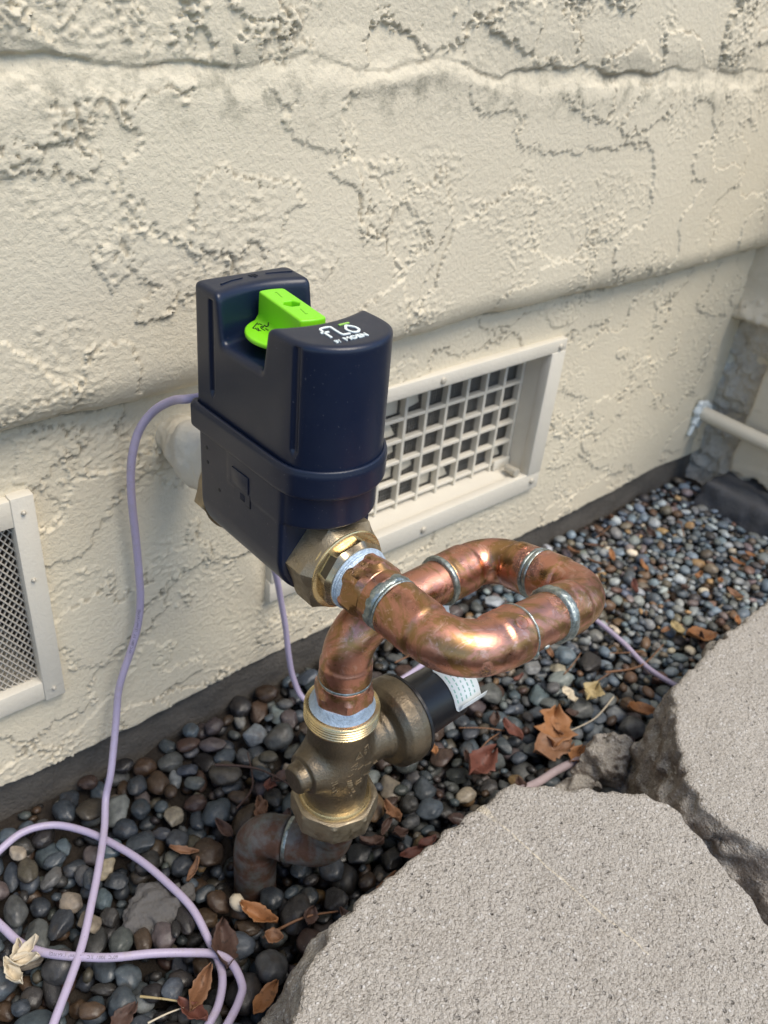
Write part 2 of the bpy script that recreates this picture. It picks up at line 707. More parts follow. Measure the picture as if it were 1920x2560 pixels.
def mat_pebble(name, attr):
    M = Mat(name)
    if attr:
        a = M.N('Attribute')
        a.attribute_name = 'col'
        base = a.outputs['Color']
    else:
        a = M.N('ObjectInfo')
        base = a.outputs['Color']
    p = M.pos()
    col = M.mix(M.ramp(M.noise(p, 180, 5, .65), .3, .7), M.mix(1.0, base, (.62, .62, .64), 'MULTIPLY'), M.mix(1.0, base, (1.3, 1.27, 1.22), 'MULTIPLY'))
    spk = M.ramp(M.noise(p, 1500, 2), .66, .72)
    col = M.mix(M.math('MULTIPLY', spk, .35), col, (.42, .40, .37))
    dirt = M.ramp(M.noise(p, 60, 4, .6), .56, .70)
    col = M.mix(M.math('MULTIPLY', dirt, .45), col, (.055, .042, .032))
    return M.set(Base_Color=col, Roughness=M.ramp(M.noise(p, 130, 3), .3, .7, (.28, .28, .28), (.62, .62, .62)), Specular_IOR_Level=.45,
                 Normal=M.bump(M.noise(p, 700, 4, .6), .0004, .6))


def mat_leaf(name, c0, c1):
    M = Mat(name)
    p = M.obj()
    col = M.mix(M.noise(p, 120, 5, .6), c0, c1)
    col = M.mix(M.math('MULTIPLY', M.ramp(M.noise(p, 260, 3), .58, .7), .6), col, tuple(x * .3 for x in c0))
    return M.set(Base_Color=col, Roughness=.62, Normal=M.bump(M.noise(p, 420, 4), .0005, .6))


def mat_cord():
    M = Mat('lavender_cord')
    p = M.pos()
    col = M.mix(M.noise(p, 40, 4), (.40, .345, .485), (.46, .40, .535))
    col = M.mix(M.math('MULTIPLY', M.ramp(M.noise(p, 150, 4, .7), .52, .72), .35), col, (.34, .29, .25))
    col = M.mix(M.math('MULTIPLY', M.ramp(M.noise(p, 700, 2), .68, .74), .5), col, (.10, .08, .08))
    return M.set(Base_Color=col, Roughness=.42, Normal=M.bump(M.noise(p, 600, 3), .0002, .5))


def mat_soil():
    M = Mat('dark_soil')
    p = M.pos()
    col = M.mix(M.noise(p, 60, 5, .6), (.016, .012, .010), (.05, .038, .028))
    return M.set(Base_Color=col, Roughness=.95, Normal=M.bump(M.noise(p, 260, 5, .7), .004, 1.0))


STUCCO = mat_stucco()
STUCCO_SIDE = mat_stucco('stucco_paint_side', (.64, .565, .44), (.70, .63, .49), False)
BEIGE = mat_plain('beige_paint', (.66, .605, .49), .5, 0, .08, 40, .0004, 500)
BEIGE_V = mat_plain('beige_vent_paint', (.67, .625, .53), .48, 0, .06, 30, .0004, 350)
NAVY = mat_navy()
NAVY_DK = mat_plain('navy_recess', (.006, .008, .014), .6)
GREEN = mat_plain('lime_plastic', (.22, .68, .012), .34, 0, .04, 60, .00005, 1500)
GREEN_INK = mat_plain('green_mark', (.32, .60, .12), .5)
WHITE_INK = mat_plain('white_mark', (.80, .88, .88), .5, 0, .03)
BLACK_INK = mat_plain('black_mark', (.012, .022, .015), .5)
GREY_INK = mat_plain('grey_ink', (.10, .09, .11), .6)
COPPER = mat_copper()
OLD_COPPER = mat_copper('weathered_copper', .92)
SOLDER = mat_solder()
BRASS = mat_brass('cast_brass', (.44, .36, .24), (.36, .30, .215), .48, .0005, 1100)
BRASS_B = mat_brass('bright_brass', (.80, .66, .38), (.66, .50, .26), .26, .0001, 700)
BRONZE = mat_brass('bronze_casting', (.25, .205, .145), (.16, .132, .095), .42, .0005, 700)
BRASS_T = mat_brass('machined_brass', (.62, .50, .32), (.30, .23, .15), .25, .0001, 500)
TAPE = mat_plain('thread_tape', (.46, .56, .66), .36, .25, .45, 260, .0009, 700)
BLACK = mat_plain('black_plastic', (.008, .009, .012), .33, 0, .1, 40, .00005, 900)
PAPER = mat_plain('white_paper', (.76, .80, .79), .6, 0, .03)
BLOCK = mat_block()
BLOCK_S = mat_block(True)
FOOT = mat_concrete('footing_concrete', (.115, .105, .092))
ROUGHC = mat_concrete('rough_concrete', (.60, .55, .46), .003)
DARKC = mat_concrete('dark_concrete', (.125, .125, .13), .0015)
CAULK = mat_plain('caulk', (.66, .70, .69), .5, 0, .06, 90, .0005, 500)
PEB = mat_pebble('pebble_stone', False)
PEBS = mat_pebble('gravel_stone', True)
CORD = mat_cord()
SOIL = mat_soil()
WIRE = mat_plain('painted_wire', (.50, .46, .40), .55, .1, .15, 200)
MESHW = mat_plain('screen_wire', (.27, .255, .225), .6, .3, .2, 200)
VOID = mat_plain('crawl_space_shade', (.05, .045, .04), .95)
SCREW = mat_plain('painted_screw', (.50, .46, .38), .45, .2, .2, 200)

# ------------------------------------------------------------------ the ground
GZ = -.318


def soil_h(x, y):
    return GZ + .006 * fbm(x * 9, y * 9, 2.2, 3) + .003 * noise(x * 70, y * 70, 4.1) + .011 * np.exp(-(np.minimum(y, 0) / .05) ** 2) + .008 * sstep(.25, .7, x) - .014 * np.exp(-(((x - .0) / .12) ** 2 + ((y + .19) / .07) ** 2))


def axis_pts(lo, hi, step, outer):
    d = list(np.arange(lo, hi, step))
    return np.array(sorted([-o for o in outer] + d + list(outer)))


gx = np.concatenate([[-90, -30, -8, -3, -1.2, -.6], np.arange(-.42, .95, .006), [1.3, 3, 8, 30, 90]])
gy = np.concatenate([[-90, -30, -8, -3, -1.4, -.8], np.arange(-.56, .03, .006), [.3, 2, 10, 40]])
GX, GY = np.meshgrid(gx, gy, indexing='ij')
near = np.exp(-np.maximum(0, np.maximum(np.abs(GX) - 1, np.abs(GY) - .8)) * 2)
GH = GZ + (soil_h(GX, GY) - GZ) * near


def grid_faces(nx, ny, flip=False):
    i, j = np.meshgrid(np.arange(nx - 1), np.arange(ny - 1), indexing='ij')
    a = (i * ny + j).ravel()
    q = np.stack([a, a + ny, a + ny + 1, a + 1], 1)
    return q[:, ::-1] if flip else q


ground = mesh_obj('ground', np.stack([GX.ravel(), GY.ravel(), GH.ravel()], 1), grid_faces(len(gx), len(gy)), SOIL)
tag(ground, kind='structure')

# ------------------------------------------------------------------ the house wall
RV = (.0784, .4400, -.1865, -.0085)      # right vent, outer frame x0 x1 z0 z1
LV = (-.4680, -.1064, -.1845, -.0115)    # left vent


def stucco_h(u, v, k=1.0, seed=0.):
    """relief of hand-trowelled stucco in metres"""
    wu = u + .010 * noise(u * 18, v * 18, 3 + seed) + .0030 * noise(u * 90, v * 90, 7 + seed)
    wv = v + .010 * noise(u * 18 + 9, v * 18 + 4, 5 + seed) + .0030 * noise(u * 90 + 3, v * 90, 8 + seed)
    rag = fbm(u * 210, v * 210, 1 + seed, 4, .6)
    a = fbm(wu * 6, wv * 8, 11 + seed, 3) + .085 * rag
    b = fbm(wu * 9 + 31, wv * 12 + 7, 21 + seed, 3) + .10 * rag
    T1 = sstep(.0, .010, a)
    T2 = sstep(.22, .229, b)
    # crumbs torn out of the trowel pass, in drifts
    drift = sstep(.02, .34, fbm(u * 9 + 5, v * 12, 61 + seed, 3))
    cr = fbm(wu * 150, wv * 260, 51 + seed, 3, .6)
    crumb = sstep(.16, .36, cr) * drift * (.5 + .5 * sstep(-.3, .4, noise(u * 60, v * 60, 55 + seed)))
    lip = np.exp(-((a - .012) / .009) ** 2) * sstep(.05, .4, noise(u * 17, v * 17, 71 + seed))
    lip2 = np.exp(-((b - .232) / .008) ** 2) * sstep(.0, .35, noise(u * 24, v * 24, 75 + seed))
    h = .0013 * T1 + .0011 * T2 + .0008 * crumb + .0006 * lip + .0007 * lip2 + .00026 * rag * (.45 + drift)
    h = h + .0042 * fbm(u * 3.5, v * 3.5, 81 + seed, 2)
    return h * k


wall = thing('house_wall', (.2, .02, -.30), 'beige painted rough stucco house wall with a projecting band above the vents', 'wall')
wx = np.concatenate([[-6, -3, -1.5, -.9, -.6, -.42, -.33], np.arange(-.26, .8401, .0011)])
wz = np.concatenate([np.arange(-.2652, .33, .0011), [.40, .5, .7, 1.0, 1.5, 2.2, 2.8]])
WX, WZ = np.meshgrid(wx, wz, indexing='ij')
crease = .036 + .005 * noise(WX * 9, 1.3) + .0015 * noise(WX * 60, 3.3)
shoul = .236 + .004 * noise(WX * 8, 7.7) + .0060 * fbm(WX * 17, WZ * 30, 3.9, 5)
band = np.sqrt(np.clip((WZ - crease) / .030, 0, 1) * (2 - np.clip((WZ - crease) / .030, 0, 1))) * .023
band = band * (1 - .0) - sstep(0, 1, (WZ - (shoul - .014)) / .018) * .0035
upper = sstep(0, 1, (WZ - shoul) / .0022) * .0030 * (.35 + .65 * sstep(-.2, .25, noise(WX * 11, 3.7)))
relief = stucco_h(WX, WZ)
amp = 1 + .8 * sstep(0, .02, WZ - shoul)
calm = 1 - .75 * np.exp(-((WZ - (shoul - .006)) / .008) ** 2)
WY = -(band + upper + relief * amp * calm)
# crumbly crease under the band
WY += .003 * np.exp(-((WZ - crease) / .004) ** 2) * (1 + .8 * noise(WX * 120, WZ * 120, 2))
# the stucco skirt ends in a rounded drip edge
bot = -.2630 + .0022 * noise(WX * 14, 5.5) + .0012 * noise(WX * 80, 6.5)
WY += sstep(0, 1, (bot + .007 - WZ) / .008) ** 2 * .014
WY = WY + .002 * sstep(.3, .8, WX)
keep = np.ones((len(wx) - 1, len(wz) - 1), bool)
cx, cz = (wx[:-1] + wx[1:]) / 2, (wz[:-1] + wz[1:]) / 2
for (x0, x1, z0, z1) in (RV, LV):
    keep &= ~(((cx > x0 + .010) & (cx < x1 - .010))[:, None] & ((cz > z0 + .010) & (cz < z1 - .008))[None, :])
q = grid_faces(len(wx), len(wz))[keep.ravel()]
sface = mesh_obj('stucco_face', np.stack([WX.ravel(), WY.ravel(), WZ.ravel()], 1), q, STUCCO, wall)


def blur(A, n):
    k = np.ones(2 * n + 1) / (2 * n + 1)
    for ax in (0, 1):
        A = np.apply_along_axis(lambda r: np.convolve(np.pad(r, n, mode='edge'), k, 'valid'), ax, A)
    return A


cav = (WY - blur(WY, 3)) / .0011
gr_ = sstep(.12, .55, cav) * sstep(-.15, .35, fbm(WX * 13, WZ * 13, 95, 3) + .25 * sstep(.2, .7, WX))  # relief hollows darkened: brown dirt plus crevice shade put into the colour
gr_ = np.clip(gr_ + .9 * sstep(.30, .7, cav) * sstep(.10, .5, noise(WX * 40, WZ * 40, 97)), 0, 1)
da = sface.data.color_attributes.new('grime_shade', 'FLOAT_COLOR', 'POINT')
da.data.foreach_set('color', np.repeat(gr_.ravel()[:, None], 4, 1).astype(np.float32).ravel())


def wall_y(x, z):
    i = int(np.clip(np.searchsorted(wx, x), 1, len(wx) - 1))
    j = int(np.clip(np.searchsorted(wz, z), 1, len(wz) - 1))
    return WY[i, j]


# the concrete footing the skirt hangs over
fx = np.concatenate([[-6, -2, -.6, -.35], np.arange(-.3, .845, .006)])
fz = np.arange(-.37, -.2549, .005)
FX, FZ = np.meshgrid(fx, fz, indexing='ij')
FY = .006 - .005 * fbm(FX * 14, FZ * 14, 9, 4) - .05 * np.maximum(0, -.292 - FZ)
mesh_obj('footing', np.stack([FX.ravel(), FY.ravel(), FZ.ravel()], 1), grid_faces(len(fx), len(fz)), FOOT, wall)

# ------------------------------------------------------------------ foundation vents
def frame_ring(name, x0, x1, z0, z1, wl, wr, wb, wt, y0, y1, mat, parent, tall=False):
    """picture-frame flange of four mitre-less bevelled strips"""
    o = []
    if tall:
        for a, b in ((x0, x0 + wl), (x1 - wr, x1)):
            o.append(bevel_box(name, (a, y0 - .0012, z0 - .001), (b, y1, z1 + .0015), mat, parent, .0008))
        for a, b in ((z0, z0 + wb), (z1 - wt, z1)):
            o.append(bevel_box(name, (x0 + wl - .0004, y0, a), (x1 - wr + .0004, y1, b), mat, parent, .0008))
        return o
    o.append(bevel_box(name, (x0, y0, z1 - wt), (x1, y1, z1), mat, parent, .0012))
    o.append(bevel_box(name, (x0 - .0008, y0 + .0004, z0), (x1 + .0006, y1, z0 + wb), mat, parent, .0012))
    o.append(bevel_box(name, (x0, y0 - .0006, z0 + wb - .0005), (x0 + wl, y1, z1 - wt + .0005), mat, parent, .0012))
    o.append(bevel_box(name, (x1 - wr, y0 - .0006, z0 + wb - .0005), (x1, y1, z1 - wt + .0005), mat, parent, .0012))
    return o


def screw(x, y, z, parent, r=.0034):
    polar('screw', (x, y, z), (0, -1, 0), [(0, r * .9), (.0010, r), (.0020, r * .8), (.0027, r * .35)], SCREW, parent, seg=18)


x0, x1, z0, z1 = RV
vent = thing('vent', ((x0 + x1) / 2, 0, z0), 'beige foundation vent with a square lattice grille beside the copper pipe loop', 'vent')
frame_ring('frame', x0, x1, z0, z1, .020, .022, .022, .0135, -.0075, .004, BEIGE_V, vent)
# recess
DL = .026
ix0, ix1, iz0, iz1 = x0 + .019, x1 - .0212, z0 + .0212, z1 - .0127
mb = MB()
mb.box((ix0 - .004, .0035, iz0), (ix0, .05, iz1))
mb.box((ix1, .0035, iz0), (ix1 + .004, .05, iz1))
mb.box((ix0 - .004, .0035, iz1), (ix1 + .004, .05, iz1 + .004))
mb.build('jamb', BEIGE_V, vent)
mb = MB()
mb.add([(ix0 - .004, -.001, iz0 - .003), (ix1 + .004, -.001, iz0 - .003), (ix1 + .004, DL + .02, iz0 + .004), (ix0 - .004, DL + .02, iz0 + .004),
        (ix0 - .004, -.001, iz0 - .007), (ix1 + .004, -.001, iz0 - .007), (ix1 + .004, DL + .02, iz0 - .007), (ix0 - .004, DL + .02, iz0 - .007)],
       [(0, 1, 2, 3), (4, 7, 6, 5), (0, 4, 5, 1), (1, 5, 6, 2), (2, 6, 7, 3), (3, 7, 4, 0)])
mb.build('sill', BEIGE_V, vent)
xs = [.4165 - .0277 * k for k in range(12)]
zs = [-.1570 + .0233 * k for k in range(7)]
for xx in xs:
    if xx > ix0: bevel_box('lattice_bar', (xx - .0019, DL - .0035, iz0 + .0005), (xx + .0019, DL + .0045, iz1 + .001), BEIGE_V, vent, .0007, 1)
for zz in zs:
    if zz < iz1: bevel_box('lattice_bar', (ix0 - .001, DL - .0028, zz - .0019), (ix1 + .001, DL + .0040, zz + .0019), BEIGE_V, vent, .0007, 1)
mb = MB()
for xx in np.arange(ix0, ix1, .0032): mb.bar((xx, DL + .0085, iz0), (xx, DL + .0085, iz1), .0005)
for zz in np.arange(iz0, iz1, .0032): mb.bar((ix0, DL + .0096, zz), (ix1, DL + .0096, zz), .0005)
mb.build('insect_screen', MESHW, vent)
# paint clogging some cells
for (ci, cj, kind) in ((5, 4, 0), (6, 5, 1), (6, 4, 1), (7, 2, 0), (6, 2, 0), (7, 4, 1), (5, 1, 0), (6, 1, 1), (7, 1, 1), (8, 3, 1), (8, 2, 1), (7, 5, 1), (8, 5, 1), (0, 5, 2), (6, 3, 2), (0, 0, 2), (3, 0, 2), (4, 0, 1)):
    a, b = xs[ci] - .0277 + .002, xs[ci] - .002
    c, d = zs[cj] + .002, zs[cj] + .0233 - .002
    yy = DL + .0075
    if kind == 1: P = [(a, yy, c), (b, yy, c), (b, yy, d), (a, yy, d)]
    elif kind == 0: P = [(a, yy, c), (b, yy, c + .005), (b - .004, yy, d), (a, yy, d)]
    else: P = [(a, yy, c), (b, yy, c), (a + .012, yy, d), (a, yy, d)]
    n = len(P)
    P2 = [(p[0], p[1] + .0012, p[2]) for p in P]
    mb = MB()
    mb.add(P + P2, [(0, 1, 2, 3), (7, 6, 5, 4), (0, 4, 5, 1), (1, 5, 6, 2), (2, 6, 7, 3), (3, 7, 4, 0)])
    mb.build('paint_clog', BEIGE, vent)
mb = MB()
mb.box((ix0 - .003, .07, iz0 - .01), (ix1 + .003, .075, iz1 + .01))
mb.build('backing', VOID, vent)  # dark sheet painted as the shade of the cavity behind the grille
for sx_, sz_ in ((x1 - .010, z1 - .008), (.262, z1 - .007), (.13, z1 - .007), (.262, z0 + .009), (x1 - .012, z0 + .012), (.12, z0 + .009)): screw(sx_, -.0072, sz_, vent)
# clip bolt in the lower right corner of the recess
polar('clip_bolt', (.4045, .012, iz0 + .006), (0, -1, 0), [(0, .0045), (.012, .0045), (.0125, .0052), (.015, .0050), (.0155, .003)], SCREW, vent, seg=20)
bevel_box('corner_clip', (.392, DL - .006, iz0 + .001), (.4175, DL - .003, iz0 + .013), BEIGE_V, vent, .001)

x0, x1, z0, z1 = LV
vent2 = thing('vent', ((x0 + x1) / 2, 0, z0), 'beige framed foundation vent covered with diamond wire mesh beside the lavender cord', 'vent')
frame_ring('frame', x0, x1, z0, z1, .015, .0148, .017, .020, -.0070, .004, BEIGE_V, vent2, True)
ix0, ix1, iz0, iz1 = x0 + .0145, x1 - .0142, z0 + .0165, z1 - .0195
mb = MB()
s = .0046
W_, H_ = ix1 - ix0, iz1 - iz0
sl = 1.55
k = -int(H_ / sl / s) - 1
while k * s < W_:
    for sg in (1, -1):
        a = ix0 + k * s
        pts = []
        for zz in (0, H_):
            xx = a + zz / sl if sg == 1 else a + (H_ - zz) / sl
            pts.append((xx, zz))
        (xa, za), (xb, zb) = pts
        if xb != xa:
            t0 = max(0., min((ix0 - xa) / (xb - xa), (ix1 - xa) / (xb - xa)))
            t1 = min(1., max((ix0 - xa) / (xb - xa), (ix1 - xa) / (xb - xa)))
            if t1 > t0 + .01:
                f = lambda t: (xa + (xb - xa) * t, .0015 + .0006 * sg, iz0 + za + (zb - za) * t)
                mb.bar(f(t0), f(t1), .00042, (0, 1, 0), .0006)
    k += 1
mb.build('diamond_mesh', WIRE, vent2)
mb = MB()
mb.box((ix1 + .0002, .004, iz0 - .004), (ix1 + .004, .16, iz1 + .004))
mb.box((ix0 - .004, .004, iz0 - .004), (ix0 - .0002, .16, iz1 + .004))
mb.box((ix0, .004, iz1 + .0002), (ix1, .16, iz1 + .004))
mb.build('jamb', FOOT, vent2)  # dark material paints in the shade inside this vent
mb = MB()
mb.box((ix0, .004, iz0 - .006), (ix1, .075, iz0 - .0004))
mb.build('sill', BEIGE, vent2)
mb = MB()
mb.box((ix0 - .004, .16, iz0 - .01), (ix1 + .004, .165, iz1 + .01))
mb.build('backing', VOID, vent2)  # dark sheet coloured as the unlit space behind the mesh
for sx_, sz_ in ((x1 - .008, z1 - .010), (x1 - .008, z0 + .009), (x1 - .009, -.075)): screw(sx_, -.0076, sz_, vent2, .0017)

# ------------------------------------------------------------------ the return wall at the corner
ret = thing('return_wall', (.83, -.2, -.31), 'stucco return wall with a rough grey base at the inside corner', 'wall')
ry_ = np.arange(.02, -.45, -.003)
rz_ = np.arange(-.068, .36, .003)
RY, RZ = np.meshgrid(ry_, rz_, indexing='ij')
RX = .822 - stucco_h(RY + 3.3, RZ, 1.6, 9) - .010 * np.exp(-((RZ + .050) / .020) ** 2)
lipz = -.058 + .003 * noise(RY * 30, 2.2) + .0015 * noise(RY * 110, 2.9)
RX += sstep(0, 1, (lipz + .010 - RZ) / .012) ** 2 * .045
mesh_obj('upper_stucco', np.stack([RX.ravel(), RY.ravel(), RZ.ravel()], 1), grid_faces(len(ry_), len(rz_)), STUCCO_SIDE, ret)
ry_ = np.arange(.02, -.085, -.0022)
rz_ = np.arange(-.36, -.045, .0025)
RY, RZ = np.meshgrid(ry_, rz_, indexing='ij')
RX = .842 - .010 * fbm(RY * 22, RZ * 22, 4, 4) - .006 * fbm(RY * 70, RZ * 70, 5, 3) - .22 * np.maximum(0, -.235 - RZ)
mesh_obj('rough_base', np.stack([RX.ravel(), RY.ravel(), RZ.ravel()], 1), grid_faces(len(ry_), len(rz_)), ROUGHC, ret)
ry_ = np.arange(-.036, -.45, -.003)
rz_ = np.arange(-.31, -.052, .003)
RY, RZ = np.meshgrid(ry_, rz_, indexing='ij')
edge = -.050 + .07 * (RZ + .30) * -.25 + .004 * noise(RZ * 40, 8.1)
bz = -.262 + .010 * fbm(RY * 26, 3.1, 4.4, 3) - .12 * (RY + .05) * .3
RX = .826 - stucco_h(RY + 7.7, RZ, .8, 5) + .03 * sstep(0, 1, (RY - edge) / .008 + .5) + .02 * sstep(0, 1, (bz - RZ) / .006)
mesh_obj('smooth_panel', np.stack([RX.ravel(), RY.ravel(), RZ.ravel()], 1), grid_faces(len(ry_), len(rz_)), STUCCO_SIDE, ret)

bevel_box('wall_core', (.848, -.449, -.36), (1.05, .02, .358), STUCCO_SIDE, ret, .006)


def f_foot(x, y, z):
    d = np.maximum(np.abs(x - .830) - .050 - .12 * np.maximum(0, -.265 - z), np.maximum(y + .045 + .25 * (z + .28), -.45 - y))
    d = smax(d, z + .268 - .05 * (y + .05) * 0, .008)
    d = np.maximum(d, -.36 - z)
    return d + .004 * fbm(x * 40, y * 40, z * 40, 3)


sdf_obj('dark_footing', f_foot, (.74, -.5, -.36), (.89, 0, -.25), .006, DARKC, ret)

# painted pipe into the wall near the corner
pp = thing('painted_pipe', (.80, -.05, -.187), 'thin beige painted pipe entering the wall by the inside corner', 'pipe')
V, F = sweep(resample([(.800, .012, -.1865), (.801, -.1, -.1905), (.802, -.5, -.204), (.802, -.75, -.214)], .02)[0], .0098, 28)
mesh_obj('pipe', V, F, BEIGE, pp, True, 50)


def f_caulk(x, y, z):
    r = np.hypot(x - .800, z + .187)
    ang = np.arctan2(z + .187, x - .8)
    R = .0125 + .0028 * np.sin(ang * 3 + 1) + .0015 * np.sin(ang * 7)
    d = np.hypot(np.maximum(np.abs(r - R) - .003, 0), y + .0015) - .0042 - .0015 * fbm(x * 160, y * 160, z * 160, 2)
    tail = np.hypot(np.hypot(x - .787 - (z + .205) * .35, y + .002), np.maximum(0, np.abs(z + .205) - .010)) - .0035
    return smin(d, tail, .003)


sdf_obj('caulk_ring', f_caulk, (.772, -.012, -.226), (.824, .010, -.160), .0012, CAULK, pp)

# ------------------------------------------------------------------ retaining-wall blocks
def poly_sdf(x, y, P):
    d = np.full(np.shape(x), 1e9)
    s = np.ones(np.shape(x))
    n = len(P)
    for i in range(n):
        ax, ay = P[i]
        bx, by = P[i - 1]
        ex, ey = bx - ax, by - ay
        wx_, wy_ = x - ax, y - ay
        t = np.clip((wx_ * ex + wy_ * ey) / (ex * ex + ey * ey), 0, 1)
        d = np.minimum(d, (wx_ - ex * t) ** 2 + (wy_ - ey * t) ** 2)
        c1, c2, c3 = y >= ay, y < by, ex * wy_ > ey * wx_
        fl = (c1 & c2 & c3) | (~c1 & ~c2 & ~c3)
        s = np.where(fl, -s, s)
    return s * np.sqrt(d)


TOPZ = -.190
B1 = [(-.130, -.335), (-.113, -.303), (-.088, -.281), (-.052, -.270), (.000, -.2685), (.06, -.2655), (.108, -.2675), (.143, -.300), (.180, -.333), (.186, -.357), (.159, -.438), (.140, -.52), (-.17, -.52)]
B2 = [(.540, -.268), (.473, -.271), (.40, -.272), (.333, -.279), (.290, -.282), (.261, -.302), (.232, -.327), (.214, -.343), (.199, -.362), (.200, -.392), (.207, -.413), (.240, -.52), (.52, -.52)]


def block_f(P, extra=None):
    def f(x, y, z):
        dep = TOPZ - z
        side = sstep(.004, .03, dep)
        d2 = poly_sdf(x, y, P) - .10 * dep * side
        d2 = d2 + side * (.010 * fbm(x * 26, y * 26, z * 30, 3) - .002) + .0030 * fbm(x * 85, y * 85, z * 85, 3)
        top = z - TOPZ + .0010 * fbm(x * 30, y * 30, 3.3, 2) + .0007 * noise(x * 170, y * 170, 1)
        d2 = d2 + .004 * np.maximum(0, fbm(x * 45, y * 45, z * 60, 3) - .1)
        d = smax(d2, top, .0042)
        d = np.maximum(d, -.335 - z)
        if extra is not None: d = smin(d, extra(x, y, z), .008)
        return d * .85
    return f


def foot1(x, y, z):
    c = np.array([(-.100, -.262), (-.135, -.285)])
    d = np.hypot(x + .098, (y + .268) * 1.1)
    ax, ay, bx, by = -.055, -.262, -.150, -.290
    t = np.clip(((x - ax) * (bx - ax) + (y - ay) * (by - ay)) / ((bx - ax) ** 2 + (by - ay) ** 2), 0, 1)
    d = np.hypot(x - ax - t * (bx - ax), y - ay - t * (by - ay)) - .022
    d = smax(d, z + .262 + .5 * (y + .27), .014)
    return d + .007 * fbm(x * 40, y * 40, z * 40, 3)


blk1 = sdf_obj('concrete_block', block_f(B1, foot1), (-.20, -.525, -.335), (.20, -.225, -.184), .0029, BLOCK_S)
tag(blk1, 'grey split-face concrete retaining block with a pale scratched line across its top', 'block', 'retaining wall blocks')
blk2 = sdf_obj('concrete_block', block_f(B2), (.18, -.525, -.335), (.55, -.255, -.184), .0036, BLOCK)
tag(blk2, 'grey split-face concrete retaining block with a crumbled brown side facing the gravel', 'block', 'retaining wall blocks')


def rubble_f(c, s, seed, lim):
    def f(x, y, z):
        X_, Y_, Z_ = (x - c[0]) / s[0], (y - c[1]) / s[1], (z - c[2]) / s[2]
        r = np.sqrt(X_ ** 2 + Y_ ** 2 + Z_ ** 2)
        d = (r - 1) * min(s)
        return d * .7 + .30 * min(s) * fbm(x * lim, y * lim, z * lim + seed, 3)
    return f


def rubble(c, s, seed, label, lim=45, mat=None, grp=None):
    o = sdf_obj('rubble_chunk', rubble_f(c, s, seed, lim), [c[i] - s[i] * 1.5 for i in range(3)], [c[i] + s[i] * 1.5 for i in range(3)], min(s) / 9, mat or BLOCK)
    return tag(o, label, 'rubble', grp)


rubble((.262, -.262, -.285), (.026, .020, .026), 3.1, 'crumbled brown concrete lump wedged between the two retaining blocks')
rubble((.216, -.262, -.296), (.026, .016, .016), 8.1, 'low brown concrete lump lying behind the scratched retaining block')
CH = mat_concrete('chunk_concrete', (.12, .115, .112), .002)


# ------------------------------------------------------------------ gravel
CELL = .0016
HX0, HX1, HY0, HY1 = -.36, .86, -.36, .012
hx = np.arange(HX0, HX1, CELL)
hy = np.arange(HY0, HY1, CELL)
HGX, HGY = np.meshgrid(hx, hy, indexing='ij')
HM = soil_h(HGX, HGY)
BIG = 10.0
b1 = poly_sdf(HGX, HGY, B1)
b2 = poly_sdf(HGX, HGY, B2)
HM[(b1 < .004) | (b2 < .004)] = BIG
HM[HGY > .004] = BIG
HM[np.hypot(HGX + .038, HGY + .155) < .019] = BIG
HM[(HGX > .765) & (HGY < -.04)] = BIG
HM[foot1(HGX, HGY, -.29 + 0 * HGX) < .002] = BIG

PCOL = dict(slate=(.085, .105, .130), grey=(.165, .175, .175), blue=(.135, .175, .21), dgrey=(.060, .058, .058), olive=(.13, .115, .085), brown=(.125, .080, .050),
            rbrown=(.115, .070, .055), tan=(.36, .235, .115), cream=(.47, .41, .32), white=(.60, .58, .54), pale=(.30, .33, .34), mauve=(.165, .135, .135), teal=(.115, .145, .155), ggreen=(.15, .17, .165))
PNAME = dict(slate='dark slate-blue', grey='mid grey', blue='blue-grey', dgrey='blackish grey', olive='olive-grey', brown='dark brown', rbrown='reddish brown', tan='tan orange',
             cream='cream', white='whitish', pale='pale grey', mauve='mauve-grey', teal='teal-grey', ggreen='greenish grey')


def ico(sub):
    bm = bmesh.new()
    bmesh.ops.create_icosphere(bm, subdivisions=sub, radius=1)
    V = np.array([v.co[:] for v in bm.verts])
    F = np.array([[v.index for v in f.verts] for f in bm.faces])
    bm.free()
    return V, F


I3, F3 = ico(4)
I2, F2 = ico(2)
I1, F1 = ico(1)
NS, NA = 10, 8
shapes = []
for k in range(NS + NA):
    sd_ = k * 3.7

    def shp(U, k=k, sd_=sd_):
        if k < NS:
            r = 1 + .16 * noise(U[:, 0] * 1.1 + sd_, U[:, 1] * 1.1, U[:, 2] * 1.1) + .05 * noise(U[:, 0] * 2.3, U[:, 1] * 2.3 + sd_, U[:, 2] * 2.3)
            return U * r[:, None]
        g = np.random.default_rng(k)
        nn = g.normal(size=(11, 3))
        nn /= np.linalg.norm(nn, axis=1)[:, None]
        nn = np.concatenate([nn, [[0, 0, 1], [0, 0, -1]]])
        dd = .72 + .25 * g.random(13)
        c = U @ nn.T
        rr = np.where(c > .15, dd / np.maximum(c, .15), 9)
        r = np.minimum(-np.log(np.exp(-rr * 14).sum(1)) / 14, 1.15)
        r = r * (1 + .05 * noise(U[:, 0] * 4 + sd_, U[:, 1] * 4, U[:, 2] * 4))
        return U * r[:, None]
    shapes.append((shp(I3), shp(I2), shp(I1)))
PM = []
for k in range(NS + NA):
    me = bpy.data.meshes.new('pebble')
    me.from_pydata([tuple(v) for v in shapes[k][0]], [], [tuple(f) for f in F3])
    me.polygons.foreach_set('use_smooth', np.ones(len(me.polygons), dtype=bool))
    me.materials.append(PEB)
    PM.append(me)

stones = []      # x y z a b c yaw tilt1 tilt2 shape colour


